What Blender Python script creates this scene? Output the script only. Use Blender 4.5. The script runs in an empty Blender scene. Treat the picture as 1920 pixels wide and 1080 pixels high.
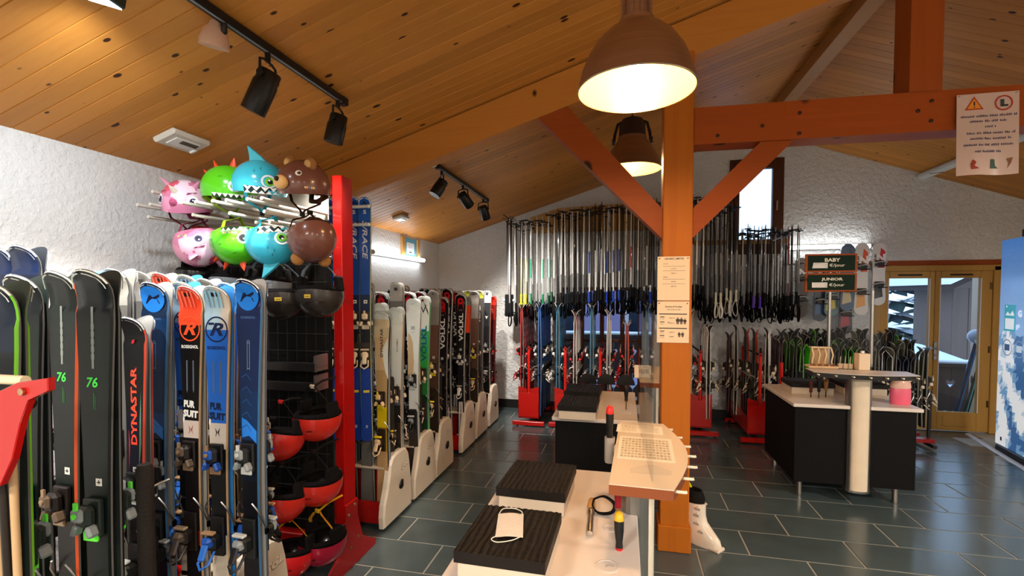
import bpy, math, random
from mathutils import Vector, Matrix, noise
R = math.radians
random.seed(7)
S = bpy.context.scene
COL = S.collection

# ------------------------------------------------------------------ camera
F_PX = 905.0
cam_d = bpy.data.cameras.new('camera'); cam = bpy.data.objects.new('camera', cam_d); COL.objects.link(cam)
cam.location = (0, 0, 1.65)
PITCH = R(2.0)
cam.rotation_euler = (R(90) - PITCH, 0, math.atan(210 / F_PX))
cam_d.sensor_width = 36; cam_d.lens = F_PX / 1920 * 36
cam_d.shift_y = (552 + F_PX * math.tan(PITCH) - 540) / 1920
cam_d.clip_start = 0.02
S.camera = cam

# ------------------------------------------------------------------ world + exposure
wd = bpy.data.worlds.new('world'); S.world = wd; wd.use_nodes = True
bg = wd.node_tree.nodes['Background']; bg.inputs[0].default_value = (0.50, 0.70, 1.0, 1); bg.inputs[1].default_value = 1.5
S.view_settings.view_transform = 'Standard'; S.view_settings.look = 'None'
S.view_settings.gamma = 1; S.view_settings.use_curve_mapping = False
S.view_settings.exposure = 0.74

def lamp(kind, name, loc, power, color, size=0.1, target=None, angle=60, blend=0.5):
    d = bpy.data.lights.new(name, kind); d.energy = power; d.color = color
    if kind == 'AREA':
        if isinstance(size, tuple): d.shape = 'RECTANGLE'; d.size, d.size_y = size
        else: d.size = size
    else: d.shadow_soft_size = size
    if kind == 'SPOT': d.spot_size = R(angle); d.spot_blend = blend
    o = bpy.data.objects.new(name, d); COL.objects.link(o); o.location = loc
    if target is not None:
        o.rotation_euler = (Vector(target) - Vector(loc)).to_track_quat('-Z', 'Y').to_euler()
    return o
WARM = (1.0, 0.66, 0.36); NEUT = (1.0, 0.90, 0.78); COOL = (0.86, 0.94, 1.0)
LP = dict(fill_back=75, pend1=17, pend2=13, spotA=110, spotB=60, tube=16)
# unseen fill lamps, added out of view to raise the room's ambient light
for x, y in ((-1.3, -1.2), (0.6, -1.6), (2.9, -1.2), (3.9, 1.6)):
    lamp('AREA', 'added_fill_light', (x, y, 2.5), LP['fill_back'], NEUT, 0.5, (x, y, 0))

# ------------------------------------------------------------------ colour + materials
def lin(h):
    if isinstance(h, tuple): return h
    h = h.lstrip('#'); r = []
    for i in (0, 2, 4):
        c = int(h[i:i+2], 16) / 255
        r.append(c / 12.92 if c <= 0.04045 else ((c + 0.055) / 1.055) ** 2.4)
    return tuple(r)

class N:
    def __init__(s, name):
        s.m = bpy.data.materials.new(name); s.m.use_nodes = True; s.t = s.m.node_tree
        s.b = s.t.nodes['Principled BSDF']; s.out = s.t.nodes['Material Output']
    def n(s, typ, **kw):
        nd = s.t.nodes.new('ShaderNode' + typ)
        for k, v in kw.items():
            if k.startswith('_'): setattr(nd, k[1:], v)
            else:
                key = int(k[1:]) if k[0] == 'i' and k[1:].isdigit() else k
                nd.inputs[key].default_value = v
        return nd
    def l(s, a, b): s.t.links.new(a, b)
    def math(s, op, a, b=None, clamp=False):
        nd = s.t.nodes.new('ShaderNodeMath'); nd.operation = op; nd.use_clamp = clamp
        for i, v in enumerate((a, b)):
            if v is None: continue
            if isinstance(v, (int, float)): nd.inputs[i].default_value = v
            else: s.l(v, nd.inputs[i])
        return nd.outputs[0]
    def mix(s, fac, a, b, blend='MIX'):
        nd = s.t.nodes.new('ShaderNodeMix'); nd.data_type = 'RGBA'; nd.blend_type = blend
        for sock, v in ((nd.inputs[0], fac), (nd.inputs[6], a), (nd.inputs[7], b)):
            if isinstance(v, (int, float)): sock.default_value = v
            elif isinstance(v, tuple): sock.default_value = (*v[:3], 1)
            else: s.l(v, sock)
        return nd.outputs[2]
    def bump(s, h, strength, dist):
        nd = s.n('Bump'); nd.inputs['Strength'].default_value = strength; nd.inputs['Distance'].default_value = dist
        s.l(h, nd.inputs['Height']); s.l(nd.outputs[0], s.b.inputs['Normal'])

def paint(name, rough=0.5, metal=0.0, var=0.12, bump=0.0, bscale=60, coat=0.0, spec=0.35):
    k = N(name); k.b.inputs['Specular IOR Level'].default_value = spec; a = k.n('Attribute', _attribute_name='Col')
    tc = k.n('TexCoord'); nz = k.n('TexNoise', Scale=9.0, Detail=4.0); k.l(tc.outputs['Object'], nz.inputs['Vector'])
    f = k.math('ADD', k.math('MULTIPLY', nz.outputs[0], var * 2), 1 - var)
    vm = k.n('VectorMath', _operation='SCALE'); k.l(a.outputs[0], vm.inputs[0]); k.l(f, vm.inputs[3])
    k.l(vm.outputs[0], k.b.inputs['Base Color'])
    k.l(k.math('ADD', k.math('MULTIPLY', nz.outputs[0], 0.16), rough - 0.08, True), k.b.inputs['Roughness'])
    k.b.inputs['Metallic'].default_value = metal; k.b.inputs['Coat Weight'].default_value = coat
    if bump:
        n2 = k.n('TexNoise', Scale=float(bscale), Detail=3.0); k.l(tc.outputs['Object'], n2.inputs['Vector'])
        k.bump(n2.outputs[0], bump, 0.01)
    return k.m
M = {}
M['matte'] = paint('matte_paint', 0.65, bump=0.15, spec=.12)
M['gloss'] = paint('gloss_lacquer', 0.24, coat=0.2, var=0.06)
M['ski'] = paint('ski_topsheet', 0.36, var=0.06, spec=.22)
M['satin'] = paint('satin_plastic', 0.4, var=0.08)
M['fabric'] = paint('woven_fabric', 0.9, spec=.1, bump=0.5, bscale=260)
M['metal'] = paint('brushed_metal', 0.32, metal=1.0, var=0.1)
M['laminate'] = paint('speckled_laminate', 0.33, var=0.05, bump=0.04, bscale=300)
M['rubber'] = paint('dull_rubber', 0.78, spec=.15, bump=0.3, bscale=120)
M['paper'] = paint('printed_paper', 0.6, var=0.03)
M['snow'] = paint('snow', 0.8, var=0.06, bump=0.6, bscale=4)
M['foliage'] = paint('conifer_foliage', 0.9, var=0.35, bump=0.8, bscale=20)

def emit(name, color, strength):
    k = N(name); k.b.inputs['Base Color'].default_value = (*color, 1)
    k.b.inputs['Emission Color'].default_value = (*color, 1)
    nz = k.n('TexNoise', Scale=3.0); k.l(k.math('ADD', k.math('MULTIPLY', nz.outputs[0], 0.05 * strength), strength), k.b.inputs['Emission Strength'])
    return k.m
M['bulb'] = emit('warm_bulb', (1.0, 0.80, 0.50), 40)
M['tube'] = emit('white_tube', (0.93, 0.97, 1.0), 9)
M['lens'] = emit('spot_lens', (0.9, 0.97, 1.0), 9)
M['panel_lit'] = emit('added_fill_panel', (1.0, 0.93, 0.82), 4)  # glowing face of the added fill lamps

def glass(name, tint, refl=0.12, rough=0.0):
    k = N(name); k.t.nodes.remove(k.b)
    tr = k.n('BsdfTransparent'); tr.inputs[0].default_value = (*tint, 1)
    gl = k.n('BsdfGlossy', Roughness=rough); fr = k.n('LayerWeight', Blend=refl)
    nz = k.n('TexNoise', Scale=2.0)
    mx = k.n('MixShader'); k.l(k.math('MULTIPLY', fr.outputs['Facing'], k.math('ADD', nz.outputs[0], 0.3), True), mx.inputs[0]); k.l(tr.outputs[0], mx.inputs[1]); k.l(gl.outputs[0], mx.inputs[2])
    k.l(mx.outputs[0], k.out.inputs[0]); return k.m
M['glass'] = glass('window_glass', (0.93, 0.96, 0.98))
M['plexi'] = glass('clear_acrylic', (0.975, 0.98, 0.98), 0.10)
M['film'] = glass('clear_plastic_film', (0.93, 0.9, 0.88), 0.3, 0.1)

def wood(name, c0, c1, knot='#3a1c0a', scale=1.0, rough=0.45, knots=True, kd=1.0, axis='x', coat=0.0):
    k = N(name); k.b.inputs['Specular IOR Level'].default_value = .2; tc = k.n('TexCoord'); oi = k.n('ObjectInfo')
    mp = k.n('Mapping'); k.l(tc.outputs['Object'], mp.inputs['Vector'])
    cm = k.n('CombineXYZ'); r = oi.outputs['Random']
    k.l(k.math('MULTIPLY', r, 37.0), cm.inputs[0]); k.l(k.math('MULTIPLY', r, 91.0), cm.inputs[1]); k.l(k.math('MULTIPLY', r, 53.0), cm.inputs[2])
    k.l(cm.outputs[0], mp.inputs['Location'])
    sc = {'x': (0.9, 14, 14), 'y': (14, 0.9, 14), 'z': (14, 14, 0.9)}[axis]
    sk = {'x': (7.5, 14, 5.0), 'y': (14, 7.5, 5.0), 'z': (12, 12, 4.5)}[axis]
    st = k.n('VectorMath', _operation='MULTIPLY'); st.inputs[1].default_value = [v * scale for v in sc]; k.l(mp.outputs[0], st.inputs[0])
    nz = k.n('TexNoise', Scale=1.0, Detail=5.0, Roughness=0.6, Distortion=0.6); k.l(st.outputs[0], nz.inputs['Vector'])
    wv = k.math('FRACT', k.math('MULTIPLY', nz.outputs[0], 5.0))
    grain = k.math('MULTIPLY', k.math('ABSOLUTE', k.math('SUBTRACT', wv, 0.5)), 1.2)
    col = k.mix(k.math('ADD', k.math('MULTIPLY', nz.outputs[0], 0.6), k.math('MULTIPLY', grain, 0.22), True), lin(c0), lin(c1))
    hv = k.math('ADD', k.math('MULTIPLY', r, 0.26), 0.87)
    vm = k.n('VectorMath', _operation='SCALE'); k.l(col, vm.inputs[0]); k.l(hv, vm.inputs[3]); col = vm.outputs[0]
    if knots:
        s2 = k.n('VectorMath', _operation='MULTIPLY'); s2.inputs[1].default_value = [v * kd for v in sk]; k.l(mp.outputs[0], s2.inputs[0])
        vo = k.n('TexVoronoi', Scale=1.0); vo.feature = 'F1'; k.l(s2.outputs[0], vo.inputs['Vector'])
        sep = k.n('SeparateColor'); k.l(vo.outputs['Color'], sep.inputs[0])
        sz = k.math('MULTIPLY', k.math('SUBTRACT', sep.outputs[0], 0.55, True), 0.52)
        km = k.math('MULTIPLY', k.math('SUBTRACT', sz, vo.outputs['Distance']), 22.0, True)
        col = k.mix(km, col, lin(knot))
    k.l(col, k.b.inputs['Base Color']); k.b.inputs['Roughness'].default_value = rough
    k.b.inputs['Coat Weight'].default_value = coat
    k.bump(nz.outputs[0], 0.12, 0.004)
    return k.m
M['pine'] = wood('varnished_pine_plank', '#cf8e40', '#b46c26', scale=1.0, rough=0.42)
M['pinebeam'] = wood('varnished_pine_beam', '#c68338', '#a86424', rough=0.45, kd=.6)
M['beam'] = wood('stained_beam', '#a8501a', '#863a10', rough=0.5, kd=0.6)
M['beamz'] = wood('stained_post_timber', '#c4701c', '#a05012', rough=0.5, kd=0.5, axis='z')
M['beamkz'] = wood('stained_king_post', '#a85420', '#843c12', rough=0.5, kd=0.5, axis='z')
M['doorwood'] = wood('golden_door_timber', '#c79a52', '#a87a38', knots=False, axis='z', rough=0.4)
M['darkwood'] = wood('dark_window_timber', '#5c3420', '#3c2013', knots=False, axis='z')
M['ply'] = wood('pale_plywood', '#c89a58', '#ac7c3c', knots=False, axis='x', rough=0.6)
M['fencewood'] = wood('weathered_board', '#4a3a34', '#2e2624', knots=False, axis='z', rough=0.8)
M['chalet'] = wood('chalet_boards', '#7a675c', '#5c4a42', knots=False, axis='z', rough=0.8)

def plaster(name, col, rough_amt, fine=1.0, ns=24.0, dist=.3):
    k = N(name); tc = k.n('TexCoord')
    n1 = k.n('TexNoise', Scale=ns, Detail=4.0, Roughness=0.6, Distortion=dist); k.l(tc.outputs['Object'], n1.inputs['Vector'])
    n2 = k.n('TexNoise', Scale=1.3, Detail=2.0); k.l(tc.outputs['Object'], n2.inputs['Vector'])
    n3 = k.n('TexVoronoi', Scale=22.0); k.l(tc.outputs['Object'], n3.inputs['Vector'])
    k.l(k.mix(k.math('MULTIPLY', n2.outputs[0], 0.5), lin(col), lin('#c9c6bf')), k.b.inputs['Base Color'])
    k.b.inputs['Roughness'].default_value = 0.85
    h = k.math('ADD', k.math('MULTIPLY', k.math('SUBTRACT', n1.outputs[0], 0.42, True), 2.2), k.math('MULTIPLY', n3.outputs['Distance'], 0.3 * fine))
    k.bump(h, 1.0, rough_amt)
    return k.m
M['stucco'] = plaster('rough_thrown_plaster', '#e4e4e2', 0.016, ns=26.0)
M['stucco2'] = plaster('stippled_plaster', '#dfe1e3', 0.0045, ns=34.0)
M['plaster'] = plaster('lightly_trowelled_plaster', '#e0e0dd', 0.004, 0.3)

k = N('slate_tile'); tc = k.n('TexCoord'); oi = k.n('ObjectInfo')
vm = k.n('VectorMath', _operation='ADD'); k.l(tc.outputs['Object'], vm.inputs[0]); cx = k.n('CombineXYZ'); k.l(k.math('MULTIPLY', oi.outputs['Random'], 40.0), cx.inputs[0]); k.l(cx.outputs[0], vm.inputs[1])
nz = k.n('TexNoise', Scale=4.0, Detail=3.0, Roughness=0.5); k.l(vm.outputs[0], nz.inputs['Vector'])
k.l(k.mix(k.math('ADD', k.math('MULTIPLY', nz.outputs[0], 0.7), k.math('MULTIPLY', oi.outputs['Random'], 0.25), True), lin('#384344'), lin('#566466')), k.b.inputs['Base Color'])
k.l(k.math('ADD', k.math('MULTIPLY', nz.outputs[0], 0.06), 0.17), k.b.inputs['Roughness'])
M['tile'] = k.m
k = N('brushed_copper_steel'); tc = k.n('TexCoord'); nz = k.n('TexNoise', Scale=1.0, Detail=3.0)
sp = k.n('VectorMath', _operation='MULTIPLY'); sp.inputs[1].default_value = (3, 3, 120); k.l(tc.outputs['Object'], sp.inputs[0]); k.l(sp.outputs[0], nz.inputs['Vector'])
k.l(k.mix(nz.outputs[0], lin('#9c8474'), lin('#bda492')), k.b.inputs['Base Color']); k.b.inputs['Metallic'].default_value = 0.9
k.b.inputs['Roughness'].default_value = 0.34; M['shade'] = k.m

# ------------------------------------------------------------------ mesh builder
class B:
    def __init__(s): s.v = []; s.f = []; s.c = []; s.sm = []
    def add(s, vs, fs, col, smooth=False, T=None):
        o = len(s.v)
        s.v += [tuple(T @ Vector(p)) for p in vs] if T is not None else [tuple(p) for p in vs]
        multi = isinstance(col, list)
        for i, f in enumerate(fs):
            s.f.append([o + j for j in f]); s.c.append(lin(col[i] if multi else col)); s.sm.append(smooth)
        return s
    def box(s, c, d, col='#808080', rot=None, bev=0.0, T=None):
        x, y, z = (d[0] / 2, d[1] / 2, d[2] / 2)
        m = Matrix.Translation(c) @ (rot.to_4x4() if rot is not None else Matrix())
        if T is not None: m = T @ m
        if bev <= 0:
            vs = [(a * x, b * y, e * z) for a in (-1, 1) for b in (-1, 1) for e in (-1, 1)]
            fs = [(0, 1, 3, 2), (4, 6, 7, 5), (0, 4, 5, 1), (2, 3, 7, 6), (0, 2, 6, 4), (1, 5, 7, 3)]
            return s.add(vs, fs, col, False, m)
        b = min(bev, x * .9, y * .9, z * .9); vs = []; fs = []
        for sx in (-1, 1):
            for sy in (-1, 1):
                for sz in (-1, 1):
                    vs += [(sx * x, sy * (y - b), sz * (z - b)), (sx * (x - b), sy * y, sz * (z - b)), (sx * (x - b), sy * (y - b), sz * z)]
        def I(a, bb, e, k2): return ((a * 2 + bb) * 2 + e) * 3 + k2
        for a in (0, 1):
            fs.append([I(a, 0, 0, 0), I(a, 1, 0, 0), I(a, 1, 1, 0), I(a, 0, 1, 0)][::(1 if a else -1)])
            fs.append([I(0, a, 0, 1), I(0, a, 1, 1), I(1, a, 1, 1), I(1, a, 0, 1)][::(1 if a else -1)])
            fs.append([I(0, 0, a, 2), I(1, 0, a, 2), I(1, 1, a, 2), I(0, 1, a, 2)][::(1 if a else -1)])
            for e in (0, 1):
                fs.append([I(a, e, 0, 0), I(a, e, 1, 0), I(a, e, 1, 1), I(a, e, 0, 1)])
                fs.append([I(a, 0, e, 0), I(a, 1, e, 0), I(a, 1, e, 2), I(a, 0, e, 2)])
                fs.append([I(0, a, e, 1), I(1, a, e, 1), I(1, a, e, 2), I(0, a, e, 2)])
        for a in (0, 1):
            for bb in (0, 1):
                for e in (0, 1): fs.append([I(a, bb, e, 0), I(a, bb, e, 1), I(a, bb, e, 2)])
        return s.add(vs, fs, col, False, m)
    def bx(s, x0, x1, y0, y1, z0, z1, col='#808080', bev=0.0):
        return s.box(((x0 + x1) / 2, (y0 + y1) / 2, (z0 + z1) / 2), (abs(x1 - x0), abs(y1 - y0), abs(z1 - z0)), col, None, bev)
    def tube(s, pts, r, col='#808080', n=8, caps=True, T=None, flat=None, closed=False):
        pts = [Vector(p) for p in pts]; rs = r if isinstance(r, (list, tuple)) else [r] * len(pts)
        vs = []; fs = []; prev = None
        for i, p in enumerate(pts):
            if closed: d = (pts[(i + 1) % len(pts)] - pts[i - 1]).normalized()
            else: d = (pts[min(i + 1, len(pts) - 1)] - pts[max(i - 1, 0)]).normalized()
            if prev is None:
                up = Vector((0, 0, 1)) if abs(d.z) < .9 else Vector((1, 0, 0)); a = d.cross(up).normalized()
            else:
                a = prev - d * prev.dot(d); a = a.normalized() if a.length > 1e-6 else d.orthogonal().normalized()
            prev = a; b2 = d.cross(a)
            for j in range(n):
                t = 2 * math.pi * j / n
                vs.append(p + a * (math.cos(t) * rs[i]) + b2 * (math.sin(t) * rs[i] * (flat or 1)))
        m = len(pts)
        for i in range(m if closed else m - 1):
            for j in range(n):
                i2 = (i + 1) % m
                fs.append((i * n + j, i * n + (j + 1) % n, i2 * n + (j + 1) % n, i2 * n + j))
        if caps and not closed: fs += [tuple(range(n))[::-1], tuple((m - 1) * n + j for j in range(n))]
        return s.add(vs, fs, col, True, T)
    def lathe(s, prof, col='#808080', n=16, T=None, caps=True, sx=1, sy=1):
        vs = []; fs = []; cs = []; m = len(prof)
        for (r, z) in prof:
            for j in range(n):
                t = 2 * math.pi * j / n; vs.append((r * math.cos(t) * sx, r * math.sin(t) * sy, z))
        for i in range(m - 1):
            for j in range(n):
                fs.append((i * n + j, i * n + (j + 1) % n, (i + 1) * n + (j + 1) % n, (i + 1) * n + j)); cs.append(col[i] if isinstance(col, list) else col)
        if caps:
            if prof[0][0] > 1e-5: fs.append(tuple(range(n))[::-1]); cs.append(cs[0])
            if prof[-1][0] > 1e-5: fs.append(tuple((m - 1) * n + j for j in range(n))); cs.append(cs[-2])
        return s.add(vs, fs, cs, True, T)
    def prism(s, pts, h, col='#808080', T=None, bev=0.0, side=None):
        """2D outline (x,y), extruded z 0..h; optional chamfer on the top face"""
        n = len(pts); side = side or col
        cxy = (sum(p[0] for p in pts) / n, sum(p[1] for p in pts) / n)
        lv = [(p[0], p[1], 0) for p in pts] + [(p[0], p[1], h - bev) for p in pts]
        fs = [tuple(range(n))[::-1]] + [(j, (j + 1) % n, n + (j + 1) % n, n + j) for j in range(n)]
        cs = [side] * (n + 1)
        if bev > 0:
            for p in pts:
                d = Vector((p[0] - cxy[0], p[1] - cxy[1])); l = d.length; d = d * max(0, (l - bev) / l) if l else d
                lv.append((cxy[0] + d.x, cxy[1] + d.y, h))
            fs += [(n + j, n + (j + 1) % n, 2 * n + (j + 1) % n, 2 * n + j) for j in range(n)]; cs += [col] * n
            fs.append(tuple(2 * n + j for j in range(n)))
        else: fs.append(tuple(n + j for j in range(n)))
        cs.append(col)
        return s.add(lv, fs, cs, False, T)
    def sphere(s, c, r, col='#808080', n=12, m=8, sc=(1, 1, 1), T=None):
        prof = [(r * math.sin(math.pi * i / m), -r * math.cos(math.pi * i / m)) for i in range(m + 1)]
        mt = Matrix.Translation(c) @ Matrix.Diagonal((*sc, 1)); mt = T @ mt if T is not None else mt
        return s.lathe(prof, col, n, mt, caps=False)
    def build(s, name, mat='satin', parent=None, org=None, xf=None):
        me = bpy.data.meshes.new(name)
        vs = s.v
        if org is not None: o0 = Vector(org); vs = [(a - o0.x, b - o0.y, c - o0.z) for a, b, c in vs]
        me.from_pydata(vs, [], s.f); me.materials.append(M[mat] if isinstance(mat, str) else mat)
        at = me.attributes.new('Col', 'FLOAT_COLOR', 'FACE' if False else 'CORNER')
        buf = []
        for f, c in zip(s.f, s.c): buf += [c[0], c[1], c[2], 1.0] * len(f)
        at.data.foreach_set('color', buf)
        if any(s.sm): me.set_sharp_from_angle(angle=R(48))
        me.polygons.foreach_set('use_smooth', s.sm); me.update()
        o = bpy.data.objects.new(name, me); COL.objects.link(o)
        if parent is not None: o.parent = parent
        if xf is not None: o.matrix_local = xf
        return o

def rot(x=0, y=0, z=0): return Matrix.Rotation(R(z), 4, 'Z') @ Matrix.Rotation(R(y), 4, 'Y') @ Matrix.Rotation(R(x), 4, 'X')
def TR(x, y, z, rx=0, ry=0, rz=0, s=1): return Matrix.Translation((x, y, z)) @ rot(rx, ry, rz) @ Matrix.Scale(s, 4)
def tag(o, label=None, cat=None, group=None, kind=None):
    if label: o['label'] = label
    if cat: o['category'] = cat
    if group: o['group'] = group
    if kind: o['kind'] = kind
    return o
def thing(name, label, cat, loc=(0, 0, 0), rz=0, group=None):
    o = bpy.data.objects.new(name, None); COL.objects.link(o); o.location = loc; o.rotation_euler = (0, 0, R(rz)); o.empty_display_size = .1
    return tag(o, label, cat, group)
def struct(b, name, mat, parent=None):
    o = b.build(name, mat, parent)
    if parent is None: o['kind'] = 'structure'
    return o
def dup(root, loc=None, rz=None, label=None, group=None):
    r = root.copy(); COL.objects.link(r)
    if loc is not None: r.location = loc
    if rz is not None: r.rotation_euler = (0, 0, R(rz))
    if label: r['label'] = label
    if group: r['group'] = group
    for ch in root.children:
        c = ch.copy(); COL.objects.link(c); c.parent = r
        for g in ch.children:
            d = g.copy(); COL.objects.link(d); d.parent = c
    return r
ORD = ['first', 'second', 'third', 'fourth', 'fifth', 'sixth', 'seventh', 'eighth', 'ninth', 'tenth', 'eleventh', 'twelfth', 'thirteenth', 'fourteenth', 'fifteenth', 'sixteenth', 'seventeenth', 'eighteenth', 'nineteenth', 'twentieth']

# ------------------------------------------------------------------ lettering (flat print)
_tc = {}
def glyphs(txt, bold=0.0, shear=0.0):
    key = (txt, bold, shear)
    if key in _tc: return _tc[key]
    cu = bpy.data.curves.new('lettering', 'FONT'); cu.body = txt; cu.resolution_u = 2; cu.offset = bold; cu.shear = shear
    ob = bpy.data.objects.new('lettering', cu); COL.objects.link(ob); bpy.context.view_layer.update()
    me = bpy.data.meshes.new_from_object(ob.evaluated_get(bpy.context.evaluated_depsgraph_get()))
    vs = [(v.co.x, v.co.y) for v in me.vertices]; fs = [list(p.vertices) for p in me.polygons]
    bpy.data.objects.remove(ob); bpy.data.curves.remove(cu); bpy.data.meshes.remove(me)
    xs = [p[0] for p in vs]; ys = [p[1] for p in vs]
    x0, x1, y0, y1 = min(xs), max(xs), min(ys), max(ys)
    vs = [((x - (x0 + x1) / 2) / (y1 - y0), (y - (y0 + y1) / 2) / (y1 - y0)) for x, y in vs]
    _tc[key] = (vs, fs, (x1 - x0) / (y1 - y0)); return _tc[key]
def text(b, txt, fn, h, col, w=None, bold=0.02, shear=0.0, rz=0, cx=0, cy=0):
    """letters of height h centred on (cx,cy) in a 2D chart, fn maps chart -> 3D"""
    vs, fs, ar = glyphs(txt, bold, shear); kx = h if w is None else w / ar
    c, s_ = math.cos(R(rz)), math.sin(R(rz)); out = []
    for x, y in vs:
        x *= kx; y *= h; out.append(fn(cx + x * c - y * s_, cy + x * s_ + y * c))
    b.add(out, fs, col)
def curve(pts, n=5):
    P = [Vector(p) for p in pts]; P = [P[0]] + P + [P[-1]]; out = []
    for i in range(1, len(P) - 2):
        for j in range(n):
            t = j / n; a, b_, c, d = P[i - 1], P[i], P[i + 1], P[i + 2]
            out.append(.5 * ((2 * b_) + (c - a) * t + (2 * a - 5 * b_ + 4 * c - d) * t * t + (3 * b_ - a - 3 * c + d) * t ** 3))
    return out + [P[-2]]
def quad2(b, fn, x0, x1, y0, y1, col): b.add([fn(x0, y0), fn(x1, y0), fn(x1, y1), fn(x0, y1)], [(0, 1, 2, 3)], col)
def poly2(b, fn, pts, col): b.add([fn(*p) for p in pts], [tuple(range(len(pts)))], col)
def ring2(b, fn, cx, cy, r0, r1, col, n=28, a0=0, a1=360, sy=1):
    v = []; 
    for i in range(n + 1):
        t = R(a0 + (a1 - a0) * i / n)
        v += [fn(cx + r0 * math.cos(t), cy + r0 * math.sin(t) * sy), fn(cx + r1 * math.cos(t), cy + r1 * math.sin(t) * sy)]
    b.add(v, [(2 * i, 2 * i + 1, 2 * i + 3, 2 * i + 2) for i in range(n)], col)
def disc2(b, fn, cx, cy, r, col, n=20, sy=1): poly2(b, fn, [(cx + r * math.cos(2 * math.pi * i / n), cy + r * math.sin(2 * math.pi * i / n) * sy) for i in range(n)], col)
def scribble(b, fn, x0, x1, y, h, col, rnd, density=.6):
    """an unreadable printed line: small uneven letter strokes in word groups"""
    x = x0
    while x < x1:
        n = rnd.randint(3, 8)
        for _ in range(n):
            if x > x1: break
            hh = h * rnd.uniform(.6, 1); quad2(b, fn, x, x + h * density * .55, y, y + hh, col); x += h * density
        x += h * .6
def plane(o, ux, uy):
    o, ux, uy = Vector(o), Vector(ux).normalized(), Vector(uy).normalized()
    return lambda x, y: tuple(o + ux * x + uy * y)

# ================================================================== THE ROOM
RX, RZ, ML, MR = 1.63, 3.75, 0.3105, 0.349
XL, XR, YB, YF = -2.71, 5.2, 6.83, -3.2
def zc(x): return RZ - (ML * (RX - x) if x < RX else MR * (x - RX))

def wallpiece(b, x0, x1, z0, z1, y0, y1):
    """z1 None -> up to the roof"""
    za, zb = (z1, z1) if z1 is not None else (zc(x0) + .05, zc(x1) + .05)
    vs = [(x0, y0, z0), (x1, y0, z0), (x1, y0, zb), (x0, y0, za), (x0, y1, z0), (x1, y1, z0), (x1, y1, zb), (x0, y1, za)]
    b.add(vs, [(0, 1, 2, 3), (5, 4, 7, 6), (4, 0, 3, 7), (1, 5, 6, 2), (3, 2, 6, 7), (4, 5, 1, 0)], '#e0e0de')
b = B(); Y0, Y1 = YB, YB + .3
W1 = (1.36, 1.94, 2.2, 3.36); W2 = (-.86, .24, .12, 1.75); D1 = (3.02, 4.27, 0, 1.98)
wallpiece(b, XL - .3, W2[0], 0, None, Y0, Y1); wallpiece(b, W2[0], W2[1], 0, W2[2], Y0, Y1); wallpiece(b, W2[0], W2[1], W2[3], None, Y0, Y1)
wallpiece(b, W2[1], W1[0], 0, None, Y0, Y1); wallpiece(b, W1[0], RX, 0, W1[2], Y0, Y1); wallpiece(b, RX, W1[1], 0, W1[2], Y0, Y1)
wallpiece(b, W1[0], RX, W1[3], None, Y0, Y1); wallpiece(b, RX, W1[1], W1[3], None, Y0, Y1)
wallpiece(b, W1[1], D1[0], 0, None, Y0, Y1); wallpiece(b, D1[0], D1[1], D1[3], None, Y0, Y1); wallpiece(b, D1[1], XR + .3, 0, None, Y0, Y1)
struct(b, 'wall_back', 'stucco')
b = B(); b.bx(XL - .3, XL, YF, YB, 0, zc(XL) + .06); struct(b, 'wall_left', 'stucco2')
b = B(); b.bx(XR, XR + .3, YF, YB, 0, zc(XR) + .06); struct(b, 'wall_right', 'plaster')
b = B(); wallpiece(b, XL - .3, RX, 0, None, YF - .3, YF); wallpiece(b, RX, XR + .3, 0, None, YF - .3, YF); struct(b, 'wall_front', 'plaster')
b = B(); b.bx(XL, W2[0], YB - .02, YB, 0, .12, '#1d1b1a'); b.bx(W2[1], D1[0] - .04, YB - .02, YB, 0, .12, '#1d1b1a'); b.bx(D1[1] + .05, XR, YB - .02, YB, 0, .1, '#b9b6b0'); struct(b, 'baseboard_back', 'satin')

# floor: grout slab, slate tiles as parts
b = B(); b.bx(XL - .3, XR + .3, YF - .3, YB + .3, -.2, -.003, '#a09c90'); floor = struct(b, 'floor', 'matte')
TXW, TYW, G = .6465, .3275, .010
tm = B(); tm.box((0, 0, -.004), (TXW - G, TYW - G, .02), '#333a3c', None, .002); t0 = None
rows = []
for j in range(-10, 13):
    y = 2.937 + TYW * (j + .5)
    if y - TYW / 2 > YB or y < YF: continue
    for i in range(-4, 8):
        x = -1.471 + TXW * (i + .5) + (0 if j % 2 == 0 else TXW / 2)
        xa, xb = max(x - TXW / 2, XL), min(x + TXW / 2, XR); ya, yb = y - TYW / 2, min(y + TYW / 2, YB)
        if xb - xa < .05 or yb < .7: continue
        if xb - xa > TXW - .01 and yb - ya > TYW - .01:
            if t0 is None: t0 = tm.build('tile', 'tile', floor); o = t0
            else: o = t0.copy(); COL.objects.link(o)
        else:
            q = B(); q.box((0, 0, -.004), (xb - xa - G, yb - ya - G, .02), '#333a3c', None, .002); o = q.build('tile', 'tile', floor)
        o.location = ((xa + xb) / 2, (ya + yb) / 2, random.uniform(-.0006, .0006) - .006)
q = B()
for j in range(-19, -6):
    y = 2.937 + TYW * (j + .5)
    if y + TYW / 2 > .7 or y - TYW / 2 < YF: continue
    for i in range(-4, 12):
        x = -1.471 + TXW * (i + .5) + (0 if j % 2 == 0 else TXW / 2)
        if x - TXW / 2 < XL or x + TXW / 2 > XR: continue
        q.box((x, y, -.01), (TXW - G, TYW - G, .02), '#333a3c')
o = q.build('tile_field', 'tile', floor); o['kind'] = 'stuff'

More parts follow.
